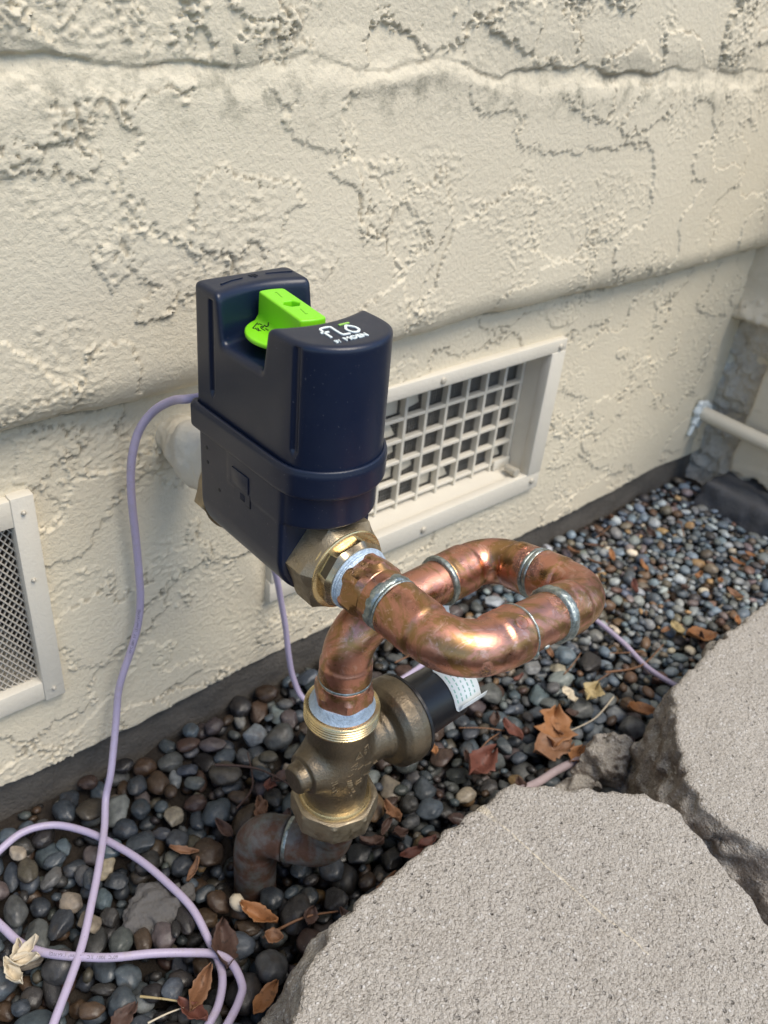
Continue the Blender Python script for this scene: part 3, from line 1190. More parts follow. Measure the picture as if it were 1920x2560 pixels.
def drop_z(x, y, a, b, c, yaw):
    R = max(a, b)
    i0, i1 = int((x - R - HX0) / CELL), int((x + R - HX0) / CELL) + 1
    j0, j1 = int((y - R - HY0) / CELL), int((y + R - HY0) / CELL) + 1
    if i0 < 0 or j0 < 0 or i1 >= len(hx) or j1 >= len(hy): return None
    X_ = HGX[i0:i1, j0:j1] - x
    Y_ = HGY[i0:i1, j0:j1] - y
    cs, sn = math.cos(yaw), math.sin(yaw)
    q = ((X_ * cs + Y_ * sn) / a) ** 2 + ((-X_ * sn + Y_ * cs) / b) ** 2
    ins = q < .95
    if not ins.any(): return None
    cap = c * np.sqrt(np.maximum(0, 1 - q))
    H = HM[i0:i1, j0:j1]
    z = (H + cap)[ins].max()
    return z, (i0, i1, j0, j1), ins, cap


def put(x, y, a, b, c, yaw, shape, col, sink=.22, zmax=1.0):
    r = drop_z(x, y, a, b, c, yaw)
    if r is None or r[0] > zmax: return False
    z, (i0, i1, j0, j1), ins, cap = r
    z -= sink * c
    H = HM[i0:i1, j0:j1]
    HM[i0:i1, j0:j1] = np.where(ins, np.maximum(H, z + cap), H)
    stones.append([x, y, z, a, b, c, yaw, rng.normal() * .16, rng.normal() * .16, shape, col])
    return True


def rand_col(x):
    if x < .06:
        names = ['slate', 'grey', 'blue', 'dgrey', 'olive', 'brown', 'rbrown', 'mauve', 'teal', 'tan', 'cream', 'ggreen']
        w = [20, 8, 12, 22, 7, 10, 6, 8, 4, 2, 2, 4]
    else:
        names = ['slate', 'grey', 'blue', 'dgrey', 'olive', 'brown', 'rbrown', 'mauve', 'pale', 'tan', 'cream', 'ggreen']
        w = [16, 16, 20, 10, 5, 5, 4, 5, 12, 2, 3, 6]
    w = np.array(w, float)
    return names[rng.choice(len(names), p=w / w.sum())]


def scatter(n, lo, hi, x0, x1, tries=6, zmax=-.272, ang=.3):
    for _ in range(n):
        x_c, best = None, None
        a = lo + (hi - lo) * rng.random() ** 1.6
        b = a * (.6 + .35 * rng.random())
        c = min(a, b) * (.55 + .3 * rng.random())
        yaw = rng.random() * PI
        for t in range(tries):
            x = x0 + (x1 - x0) * rng.random()
            y = -.345 + .352 * rng.random()
            r = drop_z(x, y, a, b, c, yaw)
            if r is not None and r[0] < 1 and (best is None or r[0] < best):
                best, x_c = r[0], (x, y)
        if best is None or best > zmax + c * .3: continue
        sh = NS + rng.integers(NA) if rng.random() < ang else rng.integers(NS)
        put(x_c[0], x_c[1], a, b, c, yaw, int(sh), rand_col(x_c[0]))


# a thin under-layer, then the stones that can be told apart, then the rest
scatter(800, .005, .0095, -.35, .10, 3, ang=.3)
scatter(1500, .004, .008, .08, .80, 3, ang=.5)
# broken flat lump of old concrete among the pebbles
put(-.109, -.139, .026, .022, .008, .3, 0, 'dgrey')
chz = stones.pop()[2]
SEEDS = [
    (-0.1271, -0.024, 0.0107, 0.0077, 83.0, 'slate', 0), (-0.144, -0.0208, 0.0083, 0.0062, 92.0, 'grey', 0), (-0.1502, -0.0478, 0.012, 0.0087, 87.0, 'blue', 0), (-0.1395, -0.0688, 0.0083, 0.0063, 173.0, 'slate', 0),
    (-0.1698, -0.0589, 0.0108, 0.0066, 79.0, 'olive', 0), (-0.1547, -0.0845, 0.0071, 0.0061, 113.0, 'rbrown', 0), (-0.1718, -0.0821, 0.0087, 0.0064, 80.0, 'slate', 0), (-0.1494, -0.1004, 0.0063, 0.0044, 65.0, 'slate', 0),
    (-0.1349, -0.1062, 0.0085, 0.0061, 79.0, 'blue', 0), (-0.1392, -0.1268, 0.0112, 0.0065, 52.0, 'dgrey', 0), (-0.1686, -0.1082, 0.0075, 0.0056, 115.0, 'brown', 0), (-0.16, -0.1209, 0.0078, 0.0051, 77.0, 'dgrey', 0),
    (-0.1876, -0.0985, 0.0088, 0.0064, 93.0, 'mauve', 0), (-0.1752, -0.1231, 0.011, 0.0072, 123.0, 'teal', 0), (-0.1406, -0.1478, 0.0103, 0.0077, 54.0, 'ggreen', 0), (-0.1292, -0.1576, 0.0085, 0.0056, 71.0, 'brown', 0),
    (-0.1166, -0.164, 0.0095, 0.0076, 68.0, 'mauve', 0), (-0.0996, -0.1629, 0.0103, 0.006, 80.0, 'dgrey', 0), (-0.0735, -0.1387, 0.009, 0.0077, 83.0, 'brown', 0), (-0.0325, -0.0878, 0.0081, 0.0058, 65.0, 'cream', 0),
    (-0.0808, -0.0855, 0.0121, 0.0064, 65.0, 'grey', 0), (-0.0778, -0.1042, 0.0077, 0.0062, 78.0, 'white', 0), (-0.0591, -0.1185, 0.0114, 0.0053, 53.0, 'tan', 0), (-0.0927, -0.0401, 0.0149, 0.0105, 76.0, 'pale', 1),
    (-0.0349, -0.0691, 0.0104, 0.0072, 66.0, 'cream', 1), (-0.0599, -0.0749, 0.0104, 0.0066, 54.0, 'cream', 1), (-0.0958, -0.0637, 0.0094, 0.0078, 109.0, 'slate', 0), (-0.0707, -0.0421, 0.011, 0.0057, 77.0, 'mauve', 0),
    (-0.0544, -0.0393, 0.0105, 0.0084, 79.0, 'brown', 0), (-0.1923, -0.1281, 0.0075, 0.0049, 83.0, 'blue', 0), (-0.1892, -0.1445, 0.0127, 0.006, 72.0, 'dgrey', 0), (-0.2018, -0.1428, 0.0073, 0.0068, 99.0, 'dgrey', 0),
    (-0.143, -0.1764, 0.0075, 0.0061, 109.0, 'teal', 0), (-0.1312, -0.1794, 0.0061, 0.0038, 135.0, 'blue', 0), (-0.1457, -0.188, 0.0074, 0.0063, 137.0, 'pale', 0), (-0.1736, -0.1734, 0.008, 0.0056, 146.0, 'blue', 0),
    (-0.157, -0.1974, 0.0054, 0.0043, 87.0, 'tan', 0), (-0.1686, -0.1904, 0.0066, 0.0049, 124.0, 'dgrey', 0), (-0.1595, -0.1756, 0.0067, 0.0047, 129.0, 'grey', 0), (-0.2031, -0.1579, 0.0061, 0.0043, 70.0, 'white', 1),
    (-0.1583, -0.1404, 0.0093, 0.0071, 118.0, 'slate', 0), (-0.1792, -0.0488, 0.0104, 0.0057, 70.0, 'slate', 0), (-0.1701, -0.0424, 0.0069, 0.0052, 107.0, 'cream', 0), (-0.1111, -0.0317, 0.0085, 0.0074, -176.0, 'pale', 1),
    (-0.1151, -0.0469, 0.0066, 0.0052, 92.0, 'slate', 0), (-0.1392, -0.0502, 0.007, 0.0051, 86.0, 'blue', 1), (-0.1384, -0.0821, 0.0086, 0.0061, 81.0, 'grey', 0), (-0.1368, -0.0909, 0.0086, 0.0048, 71.0, 'slate', 0),
    (-0.153, -0.0709, 0.0068, 0.0049, 123.0, 'dgrey', 0), (-0.1621, -0.0714, 0.0061, 0.0045, 89.0, 'slate', 0), (-0.1958, -0.0793, 0.0092, 0.0047, 76.0, 'slate', 0), (-0.1837, -0.0675, 0.0069, 0.0031, 69.0, 'slate', 0),
    (-0.1787, -0.0732, 0.0058, 0.0034, 78.0, 'dgrey', 0), (-0.1089, -0.1667, 0.0073, 0.0033, 63.0, 'dgrey', 0), (-0.0804, -0.1779, 0.0112, 0.0069, 62.0, 'mauve', 0), (-0.0463, -0.0884, 0.0087, 0.0054, 64.0, 'slate', 0),
    (-0.0404, -0.0415, 0.0084, 0.0053, 66.0, 'pale', 0), (-0.0511, -0.0546, 0.0068, 0.0052, 73.0, 'brown', 0), (-0.1245, -0.0674, 0.0086, 0.0069, 96.0, 'mauve', 0), (-0.1554, -0.0153, 0.0069, 0.0057, -167.0, 'blue', 0),
    (-0.1688, -0.0175, 0.0068, 0.0063, 140.0, 'blue', 0), (-0.1632, -0.0318, 0.0083, 0.0065, 134.0, 'dgrey', 0), (-0.0773, -0.0233, 0.0078, 0.0054, 74.0, 'brown', 0), (-0.0169, -0.0918, 0.0114, 0.0053, 56.0, 'slate', 0),
    (-0.0236, -0.0542, 0.0096, 0.0054, 62.0, 'rbrown', 0), (-0.0674, -0.0926, 0.0088, 0.0063, 142.0, 'slate', 0), (-0.0597, -0.1058, 0.0083, 0.0062, 69.0, 'olive', 0), (-0.1188, -0.101, 0.0067, 0.006, 59.0, 'slate', 0),
    (-0.2021, -0.0996, 0.0075, 0.0053, 56.0, 'dgrey', 0), (-0.1988, -0.1151, 0.0054, 0.004, 108.0, 'mauve', 0), (-0.1394, -0.1899, 0.0074, 0.0061, 111.0, 'dgrey', 0), (-0.1329, -0.2071, 0.0063, 0.0053, 102.0, 'dgrey', 0),
    (-0.2205, -0.1519, 0.007, 0.0051, 103.0, 'slate', 0), (-0.2097, -0.1476, 0.0056, 0.005, 136.0, 'slate', 0), (-0.1619, -0.1646, 0.0086, 0.0045, 137.0, 'dgrey', 0), (-0.1195, -0.1918, 0.0083, 0.006, 132.0, 'dgrey', 0),
    (-0.2082, -0.1645, 0.0063, 0.0038, 130.0, 'blue', 0), (-0.046, -0.1941, 0.01, 0.0048, 47.0, 'dgrey', 0), (-0.0349, -0.1919, 0.0078, 0.0042, 56.0, 'dgrey', 0), (0.1478, -0.1613, 0.0123, 0.0084, 37.0, 'pale', 1),
    (0.2069, -0.216, 0.0122, 0.0101, 24.0, 'grey', 0), (0.1458, -0.2039, 0.0084, 0.008, 33.0, 'tan', 1), (0.1321, -0.1861, 0.0107, 0.0089, 161.0, 'mauve', 1), (0.101, -0.1577, 0.0129, 0.0103, 40.0, 'cream', 1),
    (0.2454, -0.1766, 0.0108, 0.0079, 149.0, 'blue', 0), (0.2245, -0.1613, 0.0091, 0.0067, 28.0, 'blue', 0), (0.2112, -0.1663, 0.0116, 0.0062, 44.0, 'ggreen', 0), (0.2079, -0.1521, 0.0106, 0.0072, 35.0, 'blue', 0),
    (0.2172, -0.1765, 0.0086, 0.0044, 38.0, 'blue', 0), (0.1781, -0.1476, 0.0109, 0.0092, 20.0, 'pale', 1), (0.1926, -0.1669, 0.0121, 0.0055, 71.0, 'blue', 0), (0.1817, -0.1701, 0.0087, 0.0065, 32.0, 'blue', 0),
    (0.2999, -0.2256, 0.0119, 0.0093, 27.0, 'pale', 1), (0.273, -0.2391, 0.0139, 0.0097, 18.0, 'grey', 1), (0.1908, -0.2211, 0.0075, 0.0058, 21.0, 'tan', 1), (0.2826, -0.1389, 0.0121, 0.0068, 35.0, 'slate', 0),
    (0.291, -0.1631, 0.0126, 0.009, 23.0, 'blue', 1), (0.2764, -0.1933, 0.0082, 0.0062, 170.0, 'grey', 0), (0.3699, -0.1657, 0.0183, 0.0095, 25.0, 'dgrey', 1), (0.3896, -0.1903, 0.0139, 0.0069, 29.0, 'grey', 1),
    (0.317, -0.1348, 0.0116, 0.0084, 21.0, 'pale', 1), (0.1235, -0.2019, 0.0107, 0.0079, 36.0, 'dgrey', 1), (0.0962, -0.1861, 0.0095, 0.0065, 43.0, 'slate', 0), (0.2011, -0.19, 0.0102, 0.0084, 177.0, 'grey', 0),
    (0.1849, -0.1862, 0.0073, 0.0051, -175.0, 'pale', 0), (0.3158, -0.2462, 0.0117, 0.007, 24.0, 'slate', 0), (0.2701, -0.1795, 0.0104, 0.0092, -6.0, 'slate', 1), (0.1544, -0.133, 0.0106, 0.0092, 23.0, 'dgrey', 0),
    (0.1685, -0.2109, 0.0094, 0.0072, 159.0, 'dgrey', 0), (0.1128, -0.1353, 0.0085, 0.0076, 162.0, 'rbrown', 0), (0.0805, -0.1999, 0.0053, 0.0045, 35.0, 'white', 1), (0.0403, -0.2144, 0.0102, 0.0068, 40.0, 'dgrey', 0),
    (0.0387, -0.1987, 0.0078, 0.0052, 41.0, 'brown', 0), (0.0185, -0.1994, 0.0114, 0.0112, 9.0, 'dgrey', 1), (-0.0159, -0.1851, 0.0068, 0.0066, 85.0, 'pale', 1), (0.0954, -0.1861, 0.0077, 0.007, -177.0, 'dgrey', 0),
    (0.1435, -0.2058, 0.0096, 0.0063, 171.0, 'cream', 0), (-0.0149, -0.196, 0.0078, 0.0071, 59.0, 'slate', 0), (-0.0009, -0.2118, 0.0088, 0.0083, 147.0, 'dgrey', 1), (0.0579, -0.2098, 0.0119, 0.0081, 45.0, 'dgrey', 1),
    (0.0147, -0.092, 0.0112, 0.0075, 48.0, 'mauve', 0), (0.0262, -0.07, 0.0076, 0.0067, 86.0, 'cream', 0), (0.0434, -0.0895, 0.008, 0.0063, 56.0, 'cream', 1), (0.0406, -0.0168, 0.0073, 0.0059, 64.0, 'white', 1),
    (0.0381, -0.0419, 0.0105, 0.0095, 130.0, 'pale', 1), (0.0136, -0.108, 0.0104, 0.0073, 58.0, 'dgrey', 0), (0.0716, -0.032, 0.0111, 0.0081, 57.0, 'pale', 1), (0.073, -0.0481, 0.009, 0.008, 57.0, 'mauve', 1),
    (-0.0138, -0.0914, 0.0103, 0.0054, 59.0, 'dgrey', 0), (0.0166, -0.1224, 0.0087, 0.0048, 55.0, 'slate', 0)]

for (x, y, a, b, rot, cn, kd) in SEEDS:
    a2, b2 = a * 1.06, b * 1.06
    put(x, y, a2, b2, min(a2, b2) * (.62 + .2 * rng.random()), math.radians(rot), int(NS + rng.integers(NA)) if kd else int(rng.integers(NS)), cn, .35, -.2)
scatter(420, .0085, .0150, -.35, .08, 10, -.292, .15)
scatter(330, .0075, .0130, .06, .36, 10, -.290, .45)
scatter(700, .0055, .0100, .30, .80, 10, -.289, .5)
scatter(420, .0045, .0085, -.35, .08, 8, -.297, .35)
scatter(1500, .0045, .0090, .06, .80, 6, -.292, .5)
rubble((-.109, -.139, chz + .001), (.024, .019, .0085), 5.5, 'flat broken piece of dark grey concrete lying on pebbles inside the cord loop', 60, CH)


def view_px(p):
    d = Vector(p) - CAMP
    z = -d.dot(bk)
    if z < .05: return None
    return (384 + 841.2 * d.dot(rt) / z, 512 - 841.2 * d.dot(up) / z, z)


rank = []
for i, s_ in enumerate(stones):
    v = view_px(s_[:3])
    if v is None or not (-8 < v[0] < 776 and -8 < v[1] < 1032): continue
    ii, jj = int((s_[0] - HX0) / CELL), int((s_[1] - HY0) / CELL)
    cov = HM[max(0, ii - 1):ii + 2, max(0, jj - 1):jj + 2].max()
    if cov > s_[2] + s_[5] * 1.25: continue
    # behind a block edge as seen from the camera
    t_ = (TOPZ - s_[2]) / (CAMP.z - s_[2])
    qx, qy = s_[0] + (CAMP.x - s_[0]) * t_, s_[1] + (CAMP.y - s_[1]) * t_
    if min(poly_sdf(np.array(qx), np.array(qy), B1), poly_sdf(np.array(qx), np.array(qy), B2)) < 0: continue
    rank.append((s_[3] * s_[4] / v[2] ** 2, i))
rank.sort(reverse=True)
solo = set(i for _, i in rank[:295])

LAND = [(-.109, -.139, 'beside the flat broken concrete piece'), (-.060, -.150, 'left of the weathered supply pipe elbow'), (-.020, -.150, 'behind the weathered supply pipe'), (-.055, -.188, 'by the curled orange bark'),
        (-.098, -.045, 'where the hanging cord reaches the pebbles'), (-.128, -.086, 'beside the hanging cord between both cord loops'), (-.165, -.022, 'between the bulging cord loop and the wall'), (-.175, -.070, 'inside the bulging cord loop'),
        (-.195, -.125, 'next to the cream seed pods'), (-.135, -.145, 'just above the printed cord'), (-.150, -.185, 'below the printed cord'), (-.175, -.165, 'between the hanging cord and the printed cord'), (-.135, -.215, 'beside the straw-coloured twig'),
        (-.092, -.195, 'at the crossing of the cord loops'), (-.060, -.235, 'at the foot of the scratched block'), (-.060, -.110, 'between the bulging loop and the supply pipe'), (-.050, -.060, 'between the hanging cord and the dark twigs'), (-.02, -.03, 'against the wall footing behind the valve'),
        (.010, -.225, 'between the supply pipe and the scratched block'), (.030, -.110, 'behind the bronze valve'), (.060, -.230, 'below the black valve cap'), (.080, -.170, 'under the black valve cap'), (.110, -.060, 'where the thin cord drops behind the valve'),
        (.120, -.220, 'behind the scratched block below the red leaf'), (.167, -.196, 'beside the dark red leaf'), (.150, -.130, 'on gravel under the copper loop'), (.200, -.150, 'on gravel beyond the paper label'), (.230, -.060, 'below the lattice vent'), (.222, -.186, 'by the narrow maroon leaf'),
        (.256, -.208, 'around the orange lobed leaf'), (.298, -.190, 'by the cream papery leaf'), (.316, -.204, 'next to the yellow crumpled leaf'), (.300, -.130, 'between the yellow leaf and the lattice vent'), (.338, -.245, 'against the crumbled block'), (.400, -.160, 'along the thin cord on the gravel'),
        (.480, -.200, 'near the orange leaf by the far block'), (.480, -.090, 'past the end of the lattice vent'), (.620, -.100, 'toward the inside corner'), (.620, -.030, 'against the wall near the painted pipe'), (-.21, -.19, 'beside the cord end and the dried pods')]
sv, sf, sc, off = [], [], [], 0
for i, s_ in enumerate(stones):
    x, y, z, a, b, c, yaw, t1, t2, sh, cn = s_
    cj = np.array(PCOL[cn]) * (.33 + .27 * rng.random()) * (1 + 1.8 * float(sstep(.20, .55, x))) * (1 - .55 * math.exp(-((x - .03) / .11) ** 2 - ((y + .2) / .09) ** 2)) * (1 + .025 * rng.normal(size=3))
    cj = np.clip(cj, .01, .9)
    E_ = Euler((t1, t2, yaw))
    if i in solo:
        o = bpy.data.objects.new('pebble', PM[sh])
        COL.objects.link(o)
        o.location = (x, y, z)
        o.rotation_euler = E_
        o.scale = (a, b, c)
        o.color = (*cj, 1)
        big = 'large' if max(a, b) > .0125 else ('small' if max(a, b) < .0085 else 'medium')
        shape = 'angular' if sh >= NS else 'rounded'
        where = min(LAND, key=lambda q: (q[0] - x) ** 2 + (q[1] - y) ** 2)[2]
        lab = '%s %s %s stone %s' % (big, shape, PNAME[cn], where)
        tag(o, lab, 'stone', lab.replace('stone', 'stones', 1))
    else:
        R_ = np.array(E_.to_matrix())
        lv = 1 if a > .0062 else 2
        V = (shapes[sh][lv] * np.array([a, b, c])) @ R_.T + np.array([x, y, z])
        sv.append(V)
        sf.append((F2 if lv == 1 else F1) + off)
        off += len(V)
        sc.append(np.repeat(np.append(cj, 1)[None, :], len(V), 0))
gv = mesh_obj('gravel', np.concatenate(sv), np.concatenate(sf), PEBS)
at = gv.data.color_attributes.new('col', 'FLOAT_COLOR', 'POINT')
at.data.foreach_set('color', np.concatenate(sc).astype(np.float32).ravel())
tag(gv, 'loose mixed gravel and small pebbles filling the bed along the wall', 'gravel', kind='stuff')


def hm(x, y, r=.006):
    i0, i1 = int((x - r - HX0) / CELL), int((x + r - HX0) / CELL) + 1
    j0, j1 = int((y - r - HY0) / CELL), int((y + r - HY0) / CELL) + 1
    A = HM[max(i0, 0):max(i1, 1), max(j0, 0):max(j1, 1)]
    A = A[A < 1]
    return float(A.max()) if A.size else -.295


# ------------------------------------------------------------------ the shut-off device
dev = thing('water_shutoff_device', (0, -.13, -.026), 'navy blue plastic water shut-off device with a lime green knob', 'water valve')


def plan(x, y, W, R, yb, yc=-.164):
    dF = np.sqrt(x * x + np.minimum(y - yc, 0) ** 2) - R
    d = smax(np.abs(x) - W, dF, .004)
    return smax(d, y - yb, .0036)


def f_cover(x, y, z):
    g = .010 * (.137 - z)
    d = plan(x, y, .0308 + g * .6, .0338 + g * .6, -.0862 + g)
    ztop = .1370 + .048 * np.clip(y + .158, 0, .08)
    d = smax(d, z - ztop, .0036)
    d = np.maximum(d, .060 - z)
    u = x / .031
    dr = (.137 - z) * .16
    yr = -.1045 - .0065 * u * u
    yf = -.1615 + .0070 * u * u
    slot = smax(smax(y - yr + dr, yf - y + dr, .001), .1125 - z, .004)
    d = smax(d, -slot, .0046)
    for sg in (-1, 1):
        for gy_, zb, gx_ in ((-.1035, .0815, .0308), (-.1795, .0790, .0300)):
            tz = np.maximum(0, zb - z)
            gr = np.hypot(x - sg * (gx_ + .0003), y - gy_) - .0022 + tz * .55
            d = smax(d, -np.maximum(gr, z - .1345), .0009)
    return d


cover = sdf_obj('upper_cover', f_cover, (-.036, -.203, .058), (.036, -.082, .143), .00082, NAVY, dev)


def f_rim(x, y, z):
    d = smax(plan(x, y, .0348, .0372, -.0822, -.1635), np.abs(z - .0605) - .0082, .003)
    lip = smax(np.abs(plan(x, y, .0330, .0354, -.0845, -.1635)) - .0011, np.abs(z - .0672) - .0028, .0010)
    d = smin(d, lip, .001)
    return d


sdf_obj('rim_band', f_rim, (-.040, -.206, .048), (.040, -.078, .073), .00082, NAVY, dev)


def f_low(x, y, z):
    W = .0328
    zc = .0072
    xz = np.where(z < zc, np.hypot(x, z - zc), np.abs(x)) - W
    d = smax(smax(xz, y + .0875, .006), -.1745 - y, .0045)
    d = np.maximum(d, z - .056)
    # bowed apron below the rim
    ap = smax(smax(plan(x, y, .0330, .0348, -.120, -.1610), z - .056, .001), .0315 - z, .0022)
    d = smin(d, ap, .0012)
    return d


low = sdf_obj('lower_housing', f_low, (-.037, -.200, -.030), (.037, -.083, .058), .00085, NAVY, dev)
# side latch, its flap and the moulding marks
bevel_box('latch_flap', (-.0338, -.1432, .0345), (-.0322, -.1262, .0455), NAVY, low, .0005)
bevel_box('latch_plate', (-.0332, -.1440, .0262), (-.0326, -.1290, .0342), NAVY, low, .0002, 1)
mb = MB()
for p_, q_ in (((-.1288, .0405), (-.1293, .0272)), ((-.1443, .0345), (-.1444, .0262)), ((-.1293, .0271), (-.1444, .0261))):
    mb.bar((-.0328, p_[0], p_[1]), (-.0328, q_[0], q_[1]), .00035, (1, 0, 0))
mb.build('latch_seam', NAVY_DK, low)
mb = MB()
for k in range(4):
    mb.bar((-.0333, -.1345, .0315 - k * .0011), (-.0333, -.1390, .0313 - k * .0011), .00022, (1, 0, 0))
mb.build('latch_grip', NAVY, low)
for (yy, zz) in ((-.0985, .0440), (-.0990, .0345), (-.1115, .0215)):
    polar('dark_hole_disc', (-.0322, yy, zz), (-1, 0, 0), [(0, .0012), (.00075, .0012)], NAVY_DK, low, seg=14)  # slightly proud dark discs, coloured as the shade inside small holes
# embossed marks on the rear top
mb = MB()
ribbon(mb, [(-.0212, -.0985), (-.013, -.0955), (-.0052, -.0945)], .0008, .1395, .1405)
ribbon(mb, [(.0110, -.0932), (.019, -.0945), (.0270, -.0965)], .0008, .1395, .1405)
mb.build('embossed_line', NAVY, cover)
mb = MB()
for a in range(3):
    for b in range(4):
        if (a + b) % 2 and b == 3: continue
        px, py = .0000 + a * .0018, -.0920 - b * .0012
        ribbon(mb, [(px, py), (px + .0011, py - .0004)], .0005, .1394, .1404)
mb.build('embossed_icon', NAVY_DK, cover)
# logo and lettering
FL = [(-0.01111, -0.1819), (-0.01067, -0.17705), (-0.01013, -0.17246), (-0.00942, -0.17081), (-0.008, -0.16999), (-0.00582, -0.1698), (-0.00325, -0.1704), (-0.0032, -0.17237), (-0.00373, -0.17676), (-0.00387, -0.1806), (-0.00324, -0.18163), (-0.0019, -0.18178), (0.00053, -0.18194)]
OO = [(0.00525, -0.17272), (0.00674, -0.17411), (0.00799, -0.17627), (0.00812, -0.17871), (0.00729, -0.18062), (0.00569, -0.18181), (0.00375, -0.18176), (0.00243, -0.18035), (0.00204, -0.1781), (0.00236, -0.17622), (0.00366, -0.17455)]
ZL0, ZL1 = .1366, .1375
mb = MB()
ribbon(mb, catmull(FL, 6), .0012, ZL0, ZL1)
ribbon(mb, [(-.0123, -.1749), (-.010, -.1752), (-.0076, -.1753)], .0012, ZL0, ZL1)
ribbon(mb, catmull(OO, 6, True), .0013, ZL0, ZL1, True)
mb.build('logo', WHITE_INK, cover)
mb = MB()
ribbon(mb, [(.00246, -.17046), (.00918, -.17016)], .00115, ZL0, ZL1)
mb.build('logo_accent', GREEN_INK, cover)
for body, o_, e_, h_, bold in (('BY', (-.01307, -.18861), (-.00977, -.18876), .0027, .00006), ('MOEN', (-.00705, -.18858), (.00711, -.18848), .0036, .00018)):
    V, F = text_geo(body, .01, .0004, .0)
    V[:, 0] -= V[:, 0].min()
    V[:, 1] -= V[:, 1].min()
    w_, hh = V[:, 0].max(), V[:, 1].max()
    V2, F2_ = text_geo(body, .01, .0004, bold * .01 / h_ * .55)
    V2[:, 0] -= V2[:, 0].min()
    V2[:, 1] -= V2[:, 1].min()
    ux_ = np.array([e_[0] - o_[0], e_[1] - o_[1]])
    L_ = np.linalg.norm(ux_)
    ux_ /= L_
    vy_ = np.array([-ux_[1], ux_[0]])
    P = np.zeros_like(V2)
    sx_, sy_ = L_ / V2[:, 0].max(), h_ / V2[:, 1].max()
    P[:, 0] = o_[0] + ux_[0] * V2[:, 0] * sx_ + vy_[0] * V2[:, 1] * sy_
    P[:, 1] = o_[1] + ux_[1] * V2[:, 0] * sx_ + vy_[1] * V2[:, 1] * sy_
    P[:, 2] = (ZL0 + ZL1) / 2 + V2[:, 2] * 1.1
    mesh_obj('lettering', P, F2_, WHITE_INK, cover, False)

# lime knob
KA = math.radians(8)


def f_knob(x, y, z):
    X_, Y_ = x, y + .1335
    r = np.hypot(X_, Y_)
    disc = smin(smax(r - .0245, np.abs(z - .1206) - .0014, .0012), np.maximum(r - .012, np.abs(z - .115) - .005), .002)
    c_, s_ = math.cos(KA), math.sin(KA)
    bx_, by_ = X_ * c_ - Y_ * s_, Y_ * c_ + X_ * s_
    endr = np.hypot(bx_, by_) - .0247
    bar = smax(smax(np.abs(bx_) - .0077 - .04 * (.137 - z), endr, .0012), smax(z - .1372, .1195 - z, .001), .0012)
    d = smin(disc, bar, .0035)
    hx_, hy_ = np.abs(bx_), np.abs(by_)
    hexd = np.maximum(hx_ * .866 + hy_ * .5, hy_) - .0042
    # the hexagonal key socket
    return smax(d, -np.maximum(hexd, .1285 - z), .0006)


knob = sdf_obj('knob', f_knob, (-.028, -.161, .108), (.028, -.106, .140), .00055, GREEN, dev)
ICON = [[(-0.0063, -0.11399), (-0.01274, -0.11916), (-0.01231, -0.12059)], [(-0.00744, -0.1161), (-0.00609, -0.11548), (-0.00582, -0.11745)],
        [(-0.00251, -0.11397), (-0.00268, -0.11687), (-0.00392, -0.12114), (-0.00505, -0.12225), (-0.00564, -0.12145), (-0.00525, -0.11897)],
        [(-0.0112, -0.11949), (-0.01197, -0.12173), (-0.01219, -0.12425)], [(-0.01018, -0.12003), (-0.01135, -0.12302), (-0.01112, -0.12458)],
        [(-0.00813, -0.11989), (-0.00903, -0.12232), (-0.00899, -0.12499)], [(-0.00789, -0.11954), (-0.00631, -0.11915), (-0.00639, -0.12008), (-0.00791, -0.12122)], [(-0.0072, -0.12305), (-0.00735, -0.12586)]]
mb = MB()
for st in ICON:
    P_ = resample([(p[0] - .0030, p[1] - .0016, 0) for p in st], .0005)[0]
    zt = np.full(len(P_), .1372)
    for it in range(160):
        zt = np.where(f_knob(P_[:, 0], P_[:, 1], zt) > 0, zt - .0001, zt)
    for a in range(len(P_) - 1):
        d_ = (P_[a + 1] - P_[a]) * .15
        z_ = max(zt[a], zt[a + 1])
        if z_ > .1245: continue
        ribbon(mb, [P_[a] - d_, P_[a + 1] + d_], .00062, z_ - .0006, z_ + .00025)
mb.build('knob_icon', BLACK_INK, knob)
mb = MB()
for (a, b) in (((.0030, -.1155), (.0010, -.1235)), ((-.0008, -.1425), (-.0028, -.150))):
    ribbon(mb, [a, b], .0003, .1368, .13735)
    ribbon(mb, [b, (b[0] + .0013, b[1] + .0004)] if a[1] < -.13 else [a, (a[0] - .0013, a[1] - .0004)], .0003, .1368, .13735)
mb.build('knob_arrow', mat_plain('dark_lime', (.10, .36, .01), .5), knob)  # arrow lines drawn in a darker green

# union nut, tail piece and thread at the outlet
HP = math.radians(80) - PI / 2
nut = polar('union_nut', (0, 0, 0), (0, -1, 0), [(.1715, .0288, .0255), (.1730, .0298, .0259), (.1880, .0298, .0259), (.1935, .0252, .0259), (.1940, .0236), (.1938, .0222)], BRASS, dev, seg=144, n=6, phase=HP, angle=14)
polar('nut_collar', (0, 0, 0), (0, -1, 0), [(.1912, .0256), (.1942, .0249), (.1947, .0242), (.1946, .0216)], BRASS_B, nut, seg=96, angle=40)
tail = polar('tail_piece', (0, 0, 0), (0, -1, 0), [(.1920, .0218, .0206), (.2002, .0220, .0207), (.2034, .0196, .0207), (.2038, .0185)], BRASS_T, dev, seg=144, n=8, phase=.2, angle=16)
prof = [(.2030, .0182), (.2036, .0193), (.2046, .0196), (.2052, .0186), (.2060, .0191), (.2066, .0183), (.2074, .0187), (.2080, .0180), (.2092, .0176)]
polar('thread_tape', (0, 0, 0), (0, -1, 0), prof, TAPE, dev, seg=72, angle=60)
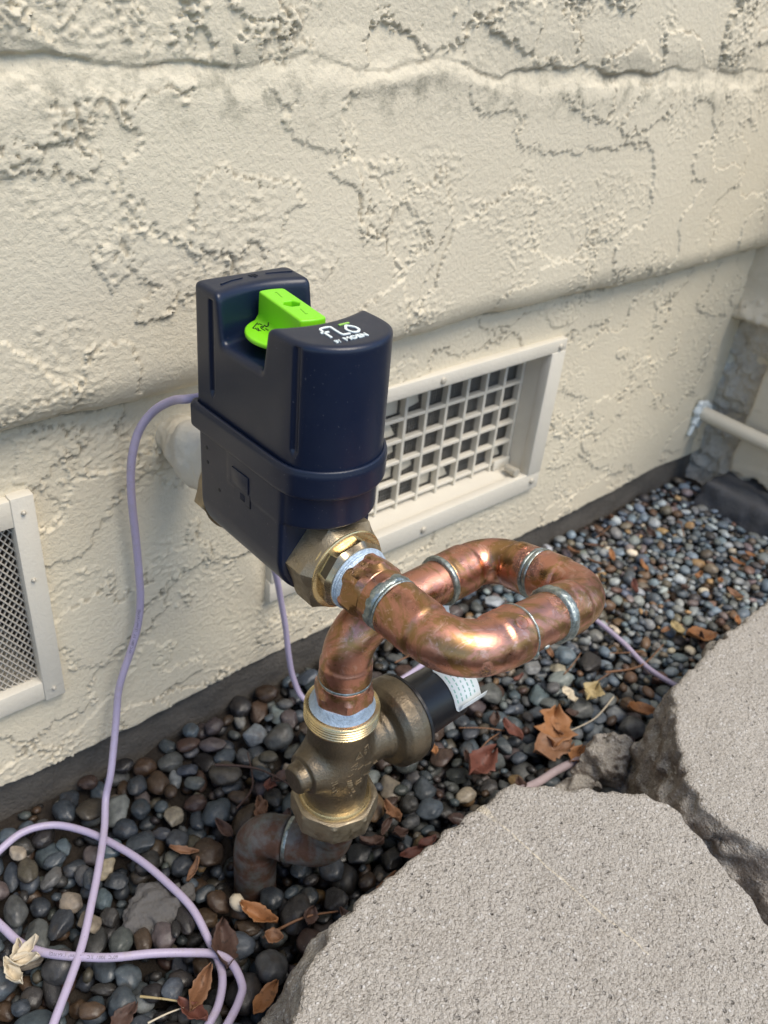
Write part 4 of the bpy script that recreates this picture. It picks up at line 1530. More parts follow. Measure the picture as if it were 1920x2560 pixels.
# stamped dark flats of the tail piece
for k in (1, 2, 3, 0):
    th = .2 + k * PI / 4 + (.0)
    cth, sth = math.cos(th), math.sin(th)
    u_, w_ = Vector((0, 0, 1)), Vector((0, -1, 0)).cross(Vector((0, 0, 1)))
    if k in (0, 2): continue
    nrm = u_ * cth + w_ * sth
    tan = -u_ * sth + w_ * cth
    c = nrm * .0207
    P = []
    for (a, t) in ((-.0060, .1952), (.0060, .1952), (.0068, .2003), (-.0068, .2003)):
        P.append(c + tan * a + Vector((0, -t, 0)) + nrm * .00012)
    for p in list(P): P.append(p - nrm * .0004)
    mesh_obj('stamped_flat', P, [(0, 1, 2, 3), (7, 6, 5, 4), (0, 4, 5, 1), (1, 5, 6, 2), (2, 6, 7, 3), (3, 7, 4, 0)], mat_plain('oxide_flat_%d' % k, (.10, .085, .065), .4, .8, .3, 300), tail, False)
# brass nut on the wall side
polar('union_nut', (0, 0, 0), (0, -1, 0), [(.0740, .0262, .0272), (.0770, .0312, .0272), (.0865, .0314, .0272), (.0880, .0300)], BRASS, dev, seg=144, n=6, phase=HP + .35, angle=14)

# painted pipe stub behind the device
stub = thing('painted_pipe_stub', (0, -.03, -.02), 'beige painted pipe fitting coming out of the wall behind the navy device', 'pipe')


def f_stub(x, y, z):
    t = -y
    r = np.hypot(x, z)
    rr = np.interp(t, [-.02, .004, .014, .020, .034, .044, .052, .064, .074, .080], [.015, .0155, .0175, .0195, .0215, .0225, .0205, .0200, .0235, .0235])
    d = np.maximum(r - rr, np.maximum(t - .0735, -.02 - t)) * .8
    ball = np.hypot(np.hypot(x + .008, y + .036), z - .014) - .0125
    return smin(d, ball, .006) + .0008 * fbm(x * 90, y * 90, z * 90, 3)


sdf_obj('fitting', f_stub, (-.032, -.076, -.032), (.032, .014, .036), .0012, BEIGE, stub)

# ------------------------------------------------------------------ copper pipe loop
loop = thing('copper_pipe_loop', (.05, -.24, -.09), 'shiny copper pipe loop with four soldered elbows below the navy device', 'pipe')
R_T, R_F, R_B = .0145, .0163, .0151
P1, FR, BR, TL = Vector((0, -.2855, 0)), Vector((.1165, -.284, -.0125)), Vector((.1175, -.203, -.0325)), Vector((-.0030, -.203, -.0355))
BOT = Vector((-.0030, -.203, -.0745))


def elbow(name, A, Cn, B, la, lb, R=.0235, mat=COPPER, parent=loop, rf=R_F, rb=R_B, seg=56):
    a = (A - Cn).normalized()
    b = (B - Cn).normalized()
    pts = fillet_path([Cn + a * la, Cn, Cn + b * lb], R, 30)
    P, s_ = resample(pts, .0011)
    Ltot = s_[-1]
    th = math.acos(max(-1, min(1, a.dot(b))))
    tl = R / math.tan(th / 2)
    sa, sb = la - tl, Ltot - (lb - tl)
    r = []
    for s in s_:
        w = sstep(sa - .0035, sa + .0005, s) * (1 - sstep(sb - .0005, sb + .0035, s))
        rr = rf + (rb - rf) * w
        e = min(s, Ltot - s)
        rr += .0003 * math.exp(-((e - .0015) / .001) ** 2) - .0006 * max(0, 1 - e / .0008)
        r.append(rr)
    V, F = sweep(P, np.array(r), seg)
    return mesh_obj(name, V, F, mat, parent, True, 60)


def joint(c, d, r, w=.0016, parent=loop, seed=0., mat=SOLDER, blob=.0007):
    c, d = Vector(c), Vector(d).normalized()
    P = [np.array(c + d * t) for t in np.linspace(-w * 1.6, w * 1.6, 9)]
    tt = np.linspace(-1, 1, 9)

    def rf(i, th):
        n_ = noise(np.cos(th) * 2 + seed, np.sin(th) * 2, seed * 1.7)
        n2 = noise(np.cos(th) * 7 + seed, np.sin(th) * 7, tt[i] * 1.2)
        k = math.sqrt(max(0, 1 - tt[i] ** 2))
        return r - .0010 + (.0013 + blob * (.5 * n_ + .35 * n2)) * k + 0 * th
    V, F = sweep(P, rf, 72)
    return mesh_obj('solder_joint', V, F, mat, parent, True, 70)


def tube(A, B, parent=loop, r=R_T, mat=COPPER):
    V, F = sweep(resample([A, B], .004)[0], r, 56)
    return mesh_obj('pipe', V, F, mat, parent, True, 60)


def along(A, B, t): return A + (B - A).normalized() * t


# copper adapter on the outlet
polar('hex_adapter', (0, 0, 0), (0, -1, 0), [(.2062, .0172), (.2070, .0182, .0171), (.2090, .0190, .0172), (.2185, .0190, .0172), (.2222, .0170, .0172), (.2228, .0167), (.2290, .0167), (.2294, .0160)], COPPER, loop, seg=120, n=6, phase=.35, angle=17)
tube(Vector((0, -.224, 0)), Vector((0, -.245, 0)), r=.0152)
joint((0, -.2300, 0), (0, -1, 0), .0166, .0022, seed=1.3, blob=.0016)
elbow('elbow', Vector((0, -.2, 0)), P1, FR, .0505, .0435, .024)
joint((0, -.2347, 0), (0, -1, 0), .0164, .0006, seed=2.1)
tube(along(P1, FR, .036), along(FR, P1, .036))
joint(along(P1, FR, .0440), FR - P1, .0162, .0006, seed=3.3)
joint(along(FR, P1, .0400), FR - P1, .0168, .0021, seed=4.1, blob=.0016)
elbow('elbow', P1, FR, BR, .0395, .0400, .0225)
LRB = (BR - FR).length
tube(along(FR, BR, .036), along(BR, FR, .036))
joint(along(FR, BR, .0408), BR - FR, .0166, .0013, seed=5.7, blob=.0012)
joint(along(BR, FR, LRB - .0408 - .0032), BR - FR, .0164, .0009, seed=6.9, blob=.0010)
elbow('elbow', FR, BR, TL, LRB - .0408 - .0040, .0455, .0205)
tube(along(BR, TL, .040), along(TL, BR, .036))
joint(along(BR, TL, .0462), TL - BR, .0166, .0014, seed=7.4, blob=.0009)
elbow('elbow', BR, TL, BOT, .0400, .0385, .024)
joint(BOT + Vector((0, 0, .0002)), (0, 0, -1), .0164, .0010, seed=8.8)
tube(BOT + Vector((0, 0, .01)), BOT + Vector((0, 0, -.012)), r=.0152)
polar('hex_adapter', BOT, (0, 0, -1), [(.0002, .0160), (.0008, .0168), (.0035, .0168), (.0042, .0170, .0171), (.0078, .0190, .0171), (.0140, .0190, .0171), (.0158, .0176, .0171), (.0162, .0172), (.0205, .0172)], COPPER, loop, seg=120, n=6, phase=.5, angle=17)
# solder drips hanging under the front leg
def drip(c, s):
    V = I2 * np.array(s) + np.array(c)
    mesh_obj('solder_drip', V, F2, SOLDER, loop)


fd = np.array((FR - P1).normalized())
side = np.array((-.03, -.93, -.36))
c0 = np.array(along(P1, FR, .0455)) + side * .0150
drip(c0, (.0024, .0026, .0034))
drip(np.array(along(P1, FR, .0565)) + side * .0142, (.0026, .0016, .0016))
# maker's stamps pressed proud on the elbows
def stamp(body, Cn, axis, nrm, r, size=.0042):
    axis, nrm = Vector(axis).normalized(), Vector(nrm).normalized()
    nrm = (nrm - axis * axis.dot(nrm)).normalized()
    tn = nrm.cross(axis)
    V, F = text_geo(body, size, .0001, .0)
    V[:, 0] -= (V[:, 0].max() + V[:, 0].min()) / 2
    V[:, 1] -= (V[:, 1].max() + V[:, 1].min()) / 2
    base = np.array(Cn)
    ax_, nr_, tn_ = np.array(axis), np.array(nrm), np.array(tn)

    def wrap(V):
        th = V[:, 1] / r
        return base + V[:, :1] * ax_ + ((r + .00012 + V[:, 2]) * np.cos(th))[:, None] * nr_ + ((r + .00012 + V[:, 2]) * np.sin(th))[:, None] * -tn_
    mesh_obj('maker_stamp', wrap(V), F, COPPER, loop, False)
    th = np.linspace(0, 2 * PI, 40, endpoint=False)
    rp = np.stack([np.cos(th) * size * .95, np.sin(th) * size * .95, 0 * th], 1)
    P_ = wrap(rp)
    P_ = np.concatenate([P_, P_[:2]])
    V2, F2_ = sweep(P_, .00016, 6, False)
    mesh_obj('maker_stamp', V2, F2_, COPPER, loop)


stamp('8c', along(P1, FR, .0355), FR - P1, (-.10, -.40, .91), R_F)
stamp('8c', along(BR, FR, .030), BR - FR, (-.1, 0, 1), R_F, .0036)

# ------------------------------------------------------------------ pressure regulating valve
AXX, AXY, BZ = -.0035, -.203, -.1435
prv = thing('pressure_regulator', (AXX, AXY, -.20), 'bronze pressure regulating valve with a black bonnet under the copper loop', 'valve')


def f_prv(x, y, z):
    x = x - AXX
    y = y - AXY
    zz = z - BZ
    ry = np.hypot(y, zz)
    body = np.maximum(np.hypot(x, y) - .0210, np.maximum(z + .100, -.190 - z))
    rb = np.interp(x, [-.037, -.034, -.029, -.028, -.016, -.010], [.0085, .0098, .0102, .0135, .0185, .021])
    boss = smax(ry - rb, np.maximum(-.0365 - x, x), .0012) * .8
    neck = np.maximum(ry - .0175, np.maximum(-x, x - .045))
    rf = np.interp(x, [.034, .0368, .041, .049, .056], [.0185, .0265, .0303, .0316, .0308])
    bell = smax(ry - rf, np.maximum(.032 - x, x - .0565), .002) * .8
    return smin(smin(body, boss, .004), smin(neck, bell, .006), .005)


MARKS = [((0.0002, -0.2238, -0.1216), (0.0033, -0.2232, -0.1209)), ((0.0032, -0.2232, -0.1209), (0.0041, -0.2229, -0.1252)), ((0.0001, -0.2238, -0.1232), (0.0018, -0.2236, -0.1238)), ((0.0005, -0.2238, -0.1266), (0.0028, -0.2233, -0.1268)), ((0.0011, -0.2237, -0.1283), (0.0029, -0.2233, -0.1275)), ((-0.0038, -0.224, -0.1223), (-0.0063, -0.2237, -0.128)), ((-0.0038, -0.224, -0.1223), (-0.0014, -0.224, -0.1277)), ((-0.0063, -0.2237, -0.128), (-0.0014, -0.224, -0.1277)), ((-0.009, -0.2231, -0.1335), (-0.0044, -0.2239, -0.1319)), ((-0.0062, -0.2238, -0.1342), (-0.0046, -0.224, -0.1336)), ((-0.0093, -0.2234, -0.1359), (-0.0071, -0.2238, -0.1355)), ((-0.0065, -0.224, -0.1366), (-0.0049, -0.2241, -0.1361)), ((-0.0042, -0.2244, -0.1378), (0.0002, -0.2241, -0.1368)), ((0.0022, -0.2235, -0.1395), (0.0093, -0.2216, -0.1428)), ((0.0125, -0.221, -0.1475), (0.0163, -0.2205, -0.1478)), ((0.0025, -0.2236, -0.1487), (0.0097, -0.2212, -0.1527)), ((-0.0054, -0.225, -0.1482), (-0.0004, -0.2245, -0.1486)), ((-0.0053, -0.2249, -0.1512), (-0.0004, -0.2244, -0.1513)), ((-0.0116, -0.2236, -0.1399), (-0.0099, -0.2239, -0.1401)), ((-0.0094, -0.224, -0.1398), (-0.0079, -0.2241, -0.139)), ((-0.0125, -0.2241, -0.1441), (-0.009, -0.2246, -0.1445)), ((-0.0122, -0.2243, -0.1457), (-0.0084, -0.2248, -0.1468)), ((-0.0118, -0.2243, -0.1479), (-0.0078, -0.2247, -0.1494)), ((-0.0107, -0.2243, -0.1503), (-0.0082, -0.2246, -0.1502)), ((-0.0078, -0.2241, -0.1549), (-0.0062, -0.2244, -0.1542)), ((-0.0091, -0.2234, -0.158), (-0.0082, -0.2237, -0.1578)), ((-0.0063, -0.2239, -0.159), (-0.0043, -0.2241, -0.1586)), ((-0.0074, -0.2234, -0.1619), (-0.0064, -0.2237, -0.1615)), ((-0.0217, -0.2188, -0.1401), (-0.0178, -0.22, -0.1379)), ((-0.0214, -0.2198, -0.1427), (-0.0198, -0.22, -0.1411)), ((-0.0193, -0.2206, -0.1424), (-0.0176, -0.2211, -0.141)), ((-0.0211, -0.2203, -0.1449), (-0.0175, -0.2216, -0.1431)), ((-0.0208, -0.2205, -0.1478), (-0.0197, -0.221, -0.1464)), ((-0.0204, -0.2203, -0.151), (-0.018, -0.2216, -0.1495)), ((-0.0192, -0.2192, -0.1558), (-0.0174, -0.2214, -0.1521))]
body = sdf_obj('valve_body', f_prv, (-.044, -.238, -.194), (.058, -.168, -.098), .00095, BRONZE, prv)
mb = MB()
for (a, b) in MARKS:
    a, b = Vector(a) + Vector((-.0008, 0, .0008)), Vector(b) + Vector((-.0008, 0, .0008))
    n_ = Vector((a.x - AXX, a.y - AXY, 0)).normalized()
    mb.bar(a + n_ * .0002, b + n_ * .0002, .00032, n_, .0004)
mb.build('cast_lettering', BRASS, body)
# threaded collar, sealing tape, bottom union
pr = [(-.0962, .0205), (-.0965, .0230), (-.0972, .0238)]
zz = -.0978
while zz > -.1062:
    pr += [(zz, .0240), (zz - .0007, .0231), (zz - .0014, .0240)]
    zz -= .0021
pr += [(-.1068, .0238), (-.1078, .0225), (-.1080, .0200)]
polar('threaded_collar', (AXX, AXY, 0), (0, 0, -1), [(-t, r) for t, r in pr], BRASS_B, prv, seg=80, angle=35)
polar('sealing_tape', (AXX, AXY, 0), (0, 0, -1), [(.0893, .0174), (.0905, .0181), (.0920, .0187), (.0938, .0194), (.0955, .0203), (.0968, .0214), (.0974, .0218)], TAPE, prv, seg=72, angle=60)
polar('bright_ring', (AXX, AXY, 0), (0, 0, -1), [(.1770, .0205), (.1775, .0232), (.1800, .0246), (.1822, .0246)], BRASS_B, prv, seg=80, angle=40)
polar('union_nut', (AXX, AXY, 0), (0, 0, -1), [(.1800, .0262), (.1806, .0284, .0272), (.1830, .0298, .0276), (.1965, .0298, .0276), (.1990, .0270, .0276), (.1994, .0200)], BRASS, prv, seg=128, n=8, phase=.28, angle=14)
cap = polar('bonnet_cap', (AXX, AXY, BZ), (1, 0, 0), [(.0555, .0250), (.0560, .0308), (.0580, .0310), (.0588, .0300), (.0592, .0226), (.0600, .0222), (.1000, .0212), (.1030, .0204), (.1040, .0180)], BLACK, prv, seg=72, angle=30)
# paper label wrapped over the cap end with both ends standing off
cy_, cz_ = AXY, BZ
path = [(-.1800, -.0800), (-.1840, -.0900), (-.1890, -.1010), (-.1930, -.1120), (-.1975, -.1195)]
for k in range(9):
    th = math.radians(78 + k * 9.6)
    path.append((cy_ - math.cos(th - PI / 2 + PI / 2) * 0 + .0218 * math.cos(th), cz_ + .0218 * math.sin(th)))
path += [(-.2240, -.1365), (-.2252, -.1385)]
path2 = [(-.2252, -.1385), (-.2264, -.1392), (-.2272, -.1380), (-.2278, -.1335)]
mb = MB()


def paper(path, x0, x1, sh=0.):
    P = catmull([(p[0], p[1], 0) for p in path], 4)
    n = len(P)
    V = []
    for i, p in enumerate(P):
        V += [(x0 + sh * i / n, p[0], p[1]), (x1 + sh * i / n, p[0], p[1])]
    mb.add(V, [(2 * i, 2 * i + 1, 2 * i + 3, 2 * i + 2) for i in range(n - 1)])
    return V


paper(path, .0835, .1085)
paper(path2, .0835, .1085, .003)
lab = mb.build('paper_label', PAPER, prv, True, 60)
md = lab.modifiers.new('thickness', 'SOLIDIFY')
md.thickness = .0003
mb = MB()
for k in range(5):
    xx = .0865 + k * .0042
    for j in range(7):
        th0 = math.radians(100 + j * 10 + rng.random() * 2)
        th1 = th0 + math.radians(4 + 4 * rng.random())
        if k == 0 and j > 5: continue
        a = (xx, cy_ + .0221 * math.cos(th0), cz_ + .0221 * math.sin(th0))
        b = (xx, cy_ + .0221 * math.cos(th1), cz_ + .0221 * math.sin(th1))
        mb.bar(a, b, .0005, (0, a[1] - cy_, a[2] - cz_), .00012)
mb.build('label_print', mat_plain('green_print', (.20, .40, .33), .6), lab)

# ------------------------------------------------------------------ weathered supply pipe
sup = thing('supply_pipe', (-.038, -.155, -.31), 'weathered brown copper supply pipe with two elbows rising from the gravel', 'pipe')
E1, E2 = Vector((AXX, AXY, -.243)), Vector((-.0360, -.1560, -.2470))
elbow('elbow', Vector((AXX, AXY, -.15)), E1, E2, .0430, .0300, .020, OLD_COPPER, sup, .0160, .0154)
tube(along(E1, E2, .026), along(E2, E1, .022), sup, .0142, OLD_COPPER)
joint(along(E1, E2, .0305), E2 - E1, .0161, .0013, sup, 11.3, SOLDER)
elbow('elbow', E1, E2, Vector((-.0360, -.1560, -.40)), .0240, .0700, .019, OLD_COPPER, sup, .0160, .0154)

# ------------------------------------------------------------------ lavender cords
def cord(name, pts, r, label, marks=(), mat=None):
    root = thing(name, (pts[len(pts) // 2][0], pts[len(pts) // 2][1], -.30), label, 'cord', 'lavender cords')
    P = np.array(catmull(pts, 10))
    P, s_ = resample(P, .0022)
    V, F = sweep(P, r, 20)
    o = mesh_obj('jacket', V, F, mat or CORD, root, True, 60)
    T, _, _ = frames(P)
    for body, s0, sg, upv, size in marks:
        TV, TF = text_geo(body, size, .00003)
        TV[:, 1] -= size * .35
        ss = s0 + sg * TV[:, 0]
        ss = np.clip(ss, s_[0], s_[-1])
        C_ = np.stack([np.interp(ss, s_, P[:, i]) for i in range(3)], 1)
        D_ = np.stack([np.interp(ss, s_, T[:, i]) for i in range(3)], 1) * sg
        U_ = np.array(upv, float)[None, :] - D_ * (D_ @ np.array(upv, float))[:, None]
        U_ /= np.linalg.norm(U_, axis=1)[:, None]
        Lf = np.cross(U_, D_)
        th = TV[:, 1] / r
        Q_ = C_ + (r + .00006 + TV[:, 2:3]) * (np.cos(th)[:, None] * U_ + np.sin(th)[:, None] * Lf)
        mesh_obj('printing', Q_, TF, GREY_INK, o, False)
    return root


RC = .0028


def on_gravel(pts, lift=0.):
    zs_ = np.array([hm(x, y, .008) for x, y in pts])
    zs_ = np.clip(zs_, -.305, -.274)
    zs_ = np.convolve(np.pad(zs_, 1, mode='edge'), [.25, .5, .25], 'valid')
    return [(x, y, z + RC * .8 + lift) for (x, y), z in zip(pts, zs_)]


W1 = [(-.012, -.068, .0600), (-.0262, -.066, .0605), (-0.0281, -0.05, 0.0531), (-0.0331, -0.035, 0.0412), (-0.0398, -0.027, 0.0266), (-0.0446, -0.024, 0.0095), (-0.0466, -0.022, -0.0092), (-0.047, -0.021, -0.0317), (-0.046, -0.02, -0.0626), (-0.046, -0.02, -0.0944),
      (-0.0467, -0.02, -0.1163), (-0.0503, -0.02, -0.1377), (-0.0571, -0.02, -0.158), (-0.0654, -0.02, -0.1781), (-0.0712, -0.02, -0.1959), (-0.0762, -0.023, -0.2164), (-0.0835, -0.03, -0.2368), (-0.0930, -0.040, -0.2560)]
G1 = [(-0.1012, -0.0457), (-0.1131, -0.0664), (-0.1323, -0.0964), (-0.1467, -0.1168), (-0.1621, -0.1379), (-0.1764, -0.1542), (-0.1976, -0.1756), (-0.2106, -0.1888), (-.235, -.215)]
GA = [(-0.2250, -0.0600), (-0.2015, -0.0440), (-0.1801, -0.0348), (-0.1605, -0.0303), (-0.1409, -0.035), (-0.1255, -0.0503), (-0.1135, -0.0728), (-0.1026, -0.1027), (-0.096, -0.1326), (-0.0918, -0.1595), (-0.0937, -0.1843), (-0.0965, -0.2034), (-0.102, -0.2162), (-0.1124, -0.2277), (-0.1238, -0.2344), (-0.1400, -0.2430), (-.17, -.255)]
GB = [(-0.215, -0.058), (-0.2068, -0.0680), (-0.2004, -0.0899), (-0.1947, -0.1105), (-0.1856, -0.1282), (-0.1709, -0.1449), (-0.1526, -0.16), (-0.1301, -0.1728), (-0.1101, -0.1857), (-0.096, -0.1985), (-0.0912, -0.2111), (-0.0933, -0.2265), (-0.0990, -0.2330), (-0.1100, -0.2400), (-.14, -.255)]
g1 = on_gravel(G1, RC * 2.0)
g1[0] = (g1[0][0], g1[0][1], max(g1[0][2], -.272))
cord('power_cord', W1 + g1, RC, 'lavender cord hanging down the wall from the navy device and crossing over the loops',
     [('105\u00b0C 300V  3/C  1.31mm\u00b2 (16AWG)', .262, -1, (-.6, -.75, .25), .0026)])
cord('power_cord', on_gravel(GA), RC, 'lavender cord loop bulging toward the wall on the pebbles')
cord('power_cord', on_gravel(GB, RC * .9), RC, 'lavender cord loop with dark printing lying across the pebbles',
     [('60\u00b0C  300V  3/C  1.31mm\u00b2  (16AWG)', .128, -1, (-.15, -.45, .88), .0029)])
W2 = [(.040, -.060, -.020), (.052, -.040, -.070), (0.0612, -0.03, -0.1103), (0.072, -0.025, -0.1452), (0.0788, -0.022, -0.1731), (0.0848, -0.022, -0.2076), (0.0871, -0.025, -0.2399), (0.0902, -0.03, -0.2675)]
G2 = [(0.0958, -0.0421), (0.115, -0.0686), (0.183, -0.0761), (0.3084, -0.0638), (0.3945, -0.0746), (0.422, -0.0981), (0.4228, -0.1281), (0.4171, -0.1719), (0.4064, -0.2092), (0.4074, -0.2419), (0.4134, -0.2560)]
cord('power_cord', W2 + on_gravel(G2), .0027, 'thin lavender cord dropping behind the valve and running over gravel to the far block')
G3 = [(0.300, -0.262), (0.2780, -0.2560), (0.2513, -0.2450), (0.2233, -0.2390), (0.199, -0.2380), (0.1736, -0.2360), (0.1580, -0.2340), (0.1404, -0.2400), (.12, -.255)]
cord('power_cord', on_gravel(G3), .0036, 'dusty pinkish cord half buried behind the scratched retaining block', mat=mat_plain('dusty_cord', (.34, .27, .28), .7, 0, .2, 90))

# ------------------------------------------------------------------ leaves, bark, twigs and pods
LM = dict(orange=mat_leaf('leaf_orange', (.24, .10, .035), (.34, .16, .065)), brown=mat_leaf('leaf_brown', (.16, .075, .035), (.25, .13, .07)), red=mat_leaf('leaf_red', (.10, .035, .025), (.17, .06, .04)),
          cream=mat_leaf('leaf_cream', (.52, .45, .34), (.66, .58, .44)), yellow=mat_leaf('leaf_yellow', (.34, .26, .12), (.44, .36, .20)), dark=mat_leaf('leaf_dark', (.045, .024, .018), (.085, .045, .033)))


def leaf_geo(L, W, curl, lobes, seed):
    g = np.random.default_rng(seed)
    nu, nv = 15, 7
    V = []
    for i in range(nu):
        t = i / (nu - 1)
        w = W * (math.sin(PI * min(1, t * .97 + .015)) ** .75) * (1 - .25 * t)
        if lobes: w *= 1 + .26 * math.sin(t * PI * lobes * 1.6 + seed) + .10 * math.sin(t * 31 + seed)
        for j in range(nv):
            s = j / (nv - 1) * 2 - 1
            jag = 1 + .10 * g.normal() * (abs(s) > .9)
            x = L * (t - .5)
            y = w * s * jag * .5
            z = curl * W * (abs(s) ** 1.6) * .55 + .18 * L * curl * (t - .5) ** 2 * 4 + .05 * W * math.sin(s * 5 + t * 9 + seed) - .03 * W * (abs(s) < .05)
            V.append((x, y, z))
    F = [(i * nv + j, (i + 1) * nv + j, (i + 1) * nv + j + 1, i * nv + j + 1) for i in range(nu - 1) for j in range(nv - 1)]
    return V, F


def leaf(name, x, y, L, W, rot, mat, label, grp=None, curl=.5, lobes=0, tilt=(0, 0), lift=.0015, seed=1, cat='leaf'):
    V, F = leaf_geo(L, W, curl, lobes, seed)
    o = mesh_obj(name, V, F, LM[mat], None, True, 60)
    md = o.modifiers.new('thickness', 'SOLIDIFY')
    md.thickness = .0004
    o.location = (x, y, min(hm(x, y, .009), -.268) + lift)
    o.rotation_euler = (tilt[0], tilt[1], math.radians(rot))
    tag(o, label, cat, grp)
    return o


leaf('dry_leaf', .2558, -.2080, .042, .034, 40, 'orange', 'large orange-brown lobed dry leaf on the gravel beyond the black valve cap', None, .35, 3, (.1, -.2), .004, 3)
leaf('dry_leaf', .236, -.222, .040, .030, -20, 'brown', 'dull brown broken leaf tucked under the large orange lobed leaf', None, .3, 2, (.15, .1), .003, 5)
leaf('dry_leaf', .1674, -.1960, .038, .026, 10, 'red', 'glossy dark red curled leaf by the black valve cap', None, .7, 0, (.25, .1), .006, 7)
leaf('dry_leaf', .1472, -.160, .012, .008, 60, 'orange', 'tiny orange leaf scrap beside the bronze bell', None, .5, 0, (0, 0), .003, 9)
leaf('dry_leaf', .492, -.218, .038, .022, -30, 'orange', 'orange leaf lying by the far retaining block', None, .4, 0, (.1, .2), .003, 11)
leaf('dry_leaf', .484, -.195, .022, .016, 60, 'yellow', 'small amber leaf next to the orange leaf by the far block', None, .4, 0, (.1, .1), .003, 12)
leaf('dry_leaf', .2982, -.1907, .020, .014, 70, 'cream', 'cream papery leaf on gravel beside the yellow leaf', None, .4, 2, (.2, 0), .004, 13)
leaf('dry_leaf', .3159, -.2036, .026, .020, 15, 'yellow', 'dull yellow crumpled leaf with a dark centre on gravel', None, .7, 2, (.1, .1), .004, 14)
leaf('dry_leaf', .338, -.245, .028, .018, -40, 'orange', 'rust leaf lying close against the crumbled block side', None, .5, 0, (0, .2), .003, 15)
leaf('dry_leaf', .222, -.186, .026, .014, 85, 'red', 'narrow maroon leaf between bell and orange lobed leaf', None, .5, 0, (.1, 0), .003, 16)
leaf('dry_leaf', .247, -.240, .022, .015, 10, 'orange', 'small rust leaf at the foot of the crumbled concrete lump', None, .5, 0, (.2, 0), .003, 17)
leaf('dry_leaf', .0231, -.2330, .034, .012, 20, 'brown', 'long curled brown leaf beside the scratched retaining block', None, .9, 0, (.3, 0), .004, 18)
leaf('dry_leaf', -.0900, -.1970, .034, .020, 65, 'dark', 'dark folded leaf under the crossing of two cord loops', None, .6, 0, (.3, .1), .001, 19)
leaf('dry_leaf', -.1180, -.2120, .030, .013, 35, 'brown', 'curled brown leaf inside the end of the printed cord loop', None, .9, 0, (.3, 0), .003, 20)
leaf('dry_leaf', -.086, -.243, .026, .013, 20, 'orange', 'orange leaf sliver at the foot of the scratched block', None, .4, 0, (.1, .1), .006, 21)
leaf('dry_leaf', -.128, -.222, .024, .012, 110, 'red', 'maroon leaf beside the pale pebble near the frame cords', None, .6, 0, (.2, .1), .002, 22)
leaf('dry_leaf', -.163, -.196, .022, .014, 20, 'dark', 'blackish leaf scrap next to the hanging cord', None, .4, 0, (.2, .1), .001, 23)
grp = 'small dark leaf scraps scattered over the gravel'
for k in range(64):
    far = k >= 32
    x = rng.uniform(.15, .74) if far else rng.uniform(-.075, .085)
    y = rng.uniform(-.235, -.01) if far else rng.uniform(-.255, -.10)
    if hm(x, y, .003) > -.27 or abs(x + .038) < .03 and abs(y + .155) < .03: continue
    mt = ['dark', 'red', 'brown', 'dark', 'brown', 'orange'][int(rng.integers(6 if far else 5))]
    nm_ = dict(dark='dark', red='maroon', brown='brown', orange='rust')[mt]
    wh = min(LAND, key=lambda q: (q[0] - x) ** 2 + (q[1] - y) ** 2)[2]
    leaf('leaf_scrap', x, y, rng.uniform(.012, .024), rng.uniform(.006, .012), rng.uniform(0, 360), mt, 'small %s leaf scrap %s' % (nm_, wh), 'small %s leaf scraps %s' % (nm_, wh), rng.uniform(.3, .8), 0,
         (rng.normal() * .25, rng.normal() * .25), .002, 30 + k)

# curled orange bark and the pale stub beside it
bark = leaf('bark_piece', -.0560, -.1900, .030, .013, -62, 'orange', 'curled orange bark piece beside the weathered supply pipe', None, .9, 0, (.1, .1), .004, 24, 'bark')
V = I2 * np.array([.0055, .0075, .005]) + .0012 * np.stack([noise(I2[:, 0] * 3, I2[:, 1] * 3, k_) for k_ in (1., 2., 3.)], 1)
st = mesh_obj('wood_chip', V, F2, LM['cream'])
st.location = (-.0625, -.1730, hm(-.0625, -.173) + .003)
tag(st, 'pale wood chip touching the curled orange bark', 'wood chip')
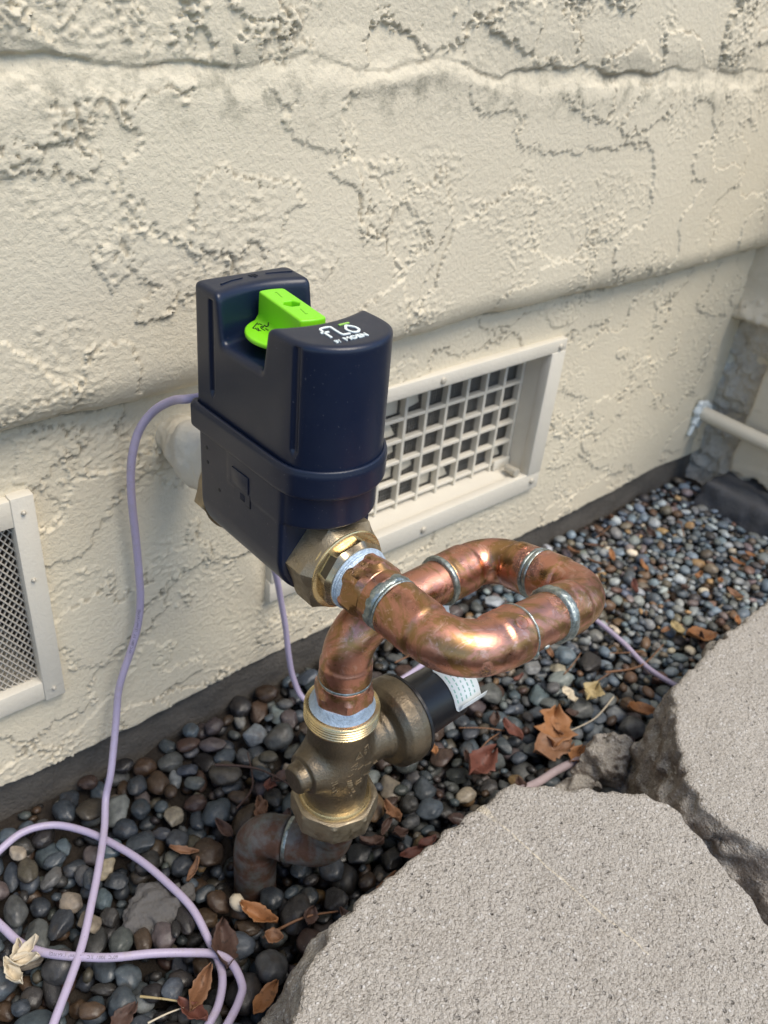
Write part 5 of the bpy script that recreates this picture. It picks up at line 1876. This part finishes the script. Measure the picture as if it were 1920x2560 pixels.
# dried pale pods at the left edge
for k, (x, y, rot, L_) in enumerate(((-.1985, -.1180, 60, .020), (-.1925, -.1225, 10, .019), (-.1955, -.1290, -40, .020), (-.2070, -.1255, 100, .018), (-.2060, -.1340, -80, .020))):
    leaf('seed_pod', x, y, L_, .009, rot, 'cream', 'dried cream seed pod in the cluster beside the printed cord', 'dried cream seed pods', .9, 0, (rng.normal() * .2, -.35), .006, 60 + k, 'seed pod')


def twig(pts, r, label, mat, grp=None):
    P = []
    for (x, y, l) in pts: P.append((x, y, min(hm(x, y, .005), -.268) + l))
    P = resample(catmull(P, 6), .003)[0]
    V, F = sweep(P, np.linspace(r, r * .55, len(P)), 8)
    o = mesh_obj('twig', V, F, LM[mat], None, True, 60)
    return tag(o, label, 'twig', grp)


twig([(-.148, -.190, .002), (-.135, -.205, .003), (-.122, -.220, .002)], .0009, 'thin straw-coloured twig across the pebbles inside the printed loop', 'yellow')
twig([(-.152, -.208, .002), (-.138, -.212, .003), (-.122, -.218, .002)], .0007, 'fine cream twig crossing the straw twig', 'cream')
twig([(-.062, -.205, .002), (-.035, -.215, .004), (-.008, -.222, .002)], .0011, 'brown twig lying between bark piece and scratched block', 'brown')
twig([(-.012, -.060, .003), (.014, -.085, .005), (.030, -.12, .003)], .0012, 'dark forked twig behind the bronze valve', 'dark')
twig([(-.020, -.105, .003), (.004, -.092, .006), (.020, -.060, .004)], .0009, 'dark twig crossing the forked twig behind the valve', 'dark')
twig([(.36, -.19, .002), (.40, -.205, .004), (.45, -.20, .002)], .0012, 'straight brown twig on gravel near the far cord', 'brown')
twig([(.34, -.215, .002), (.30, -.222, .004), (.27, -.215, .002)], .0010, 'pale twig on gravel beside the yellow leaf', 'cream')
for k in range(16):
    x, y = rng.uniform(.1, .7), rng.uniform(-.23, -.02)
    a = rng.uniform(0, PI)
    L_ = rng.uniform(.012, .03)
    twig([(x - L_ * math.cos(a), y - L_ * math.sin(a) * .6, .002), (x, y, .003), (x + L_ * math.cos(a), y + L_ * math.sin(a) * .6, .002)], .0008, 'short brown twig scattered on the gravel', 'brown', 'short brown twigs on the gravel')
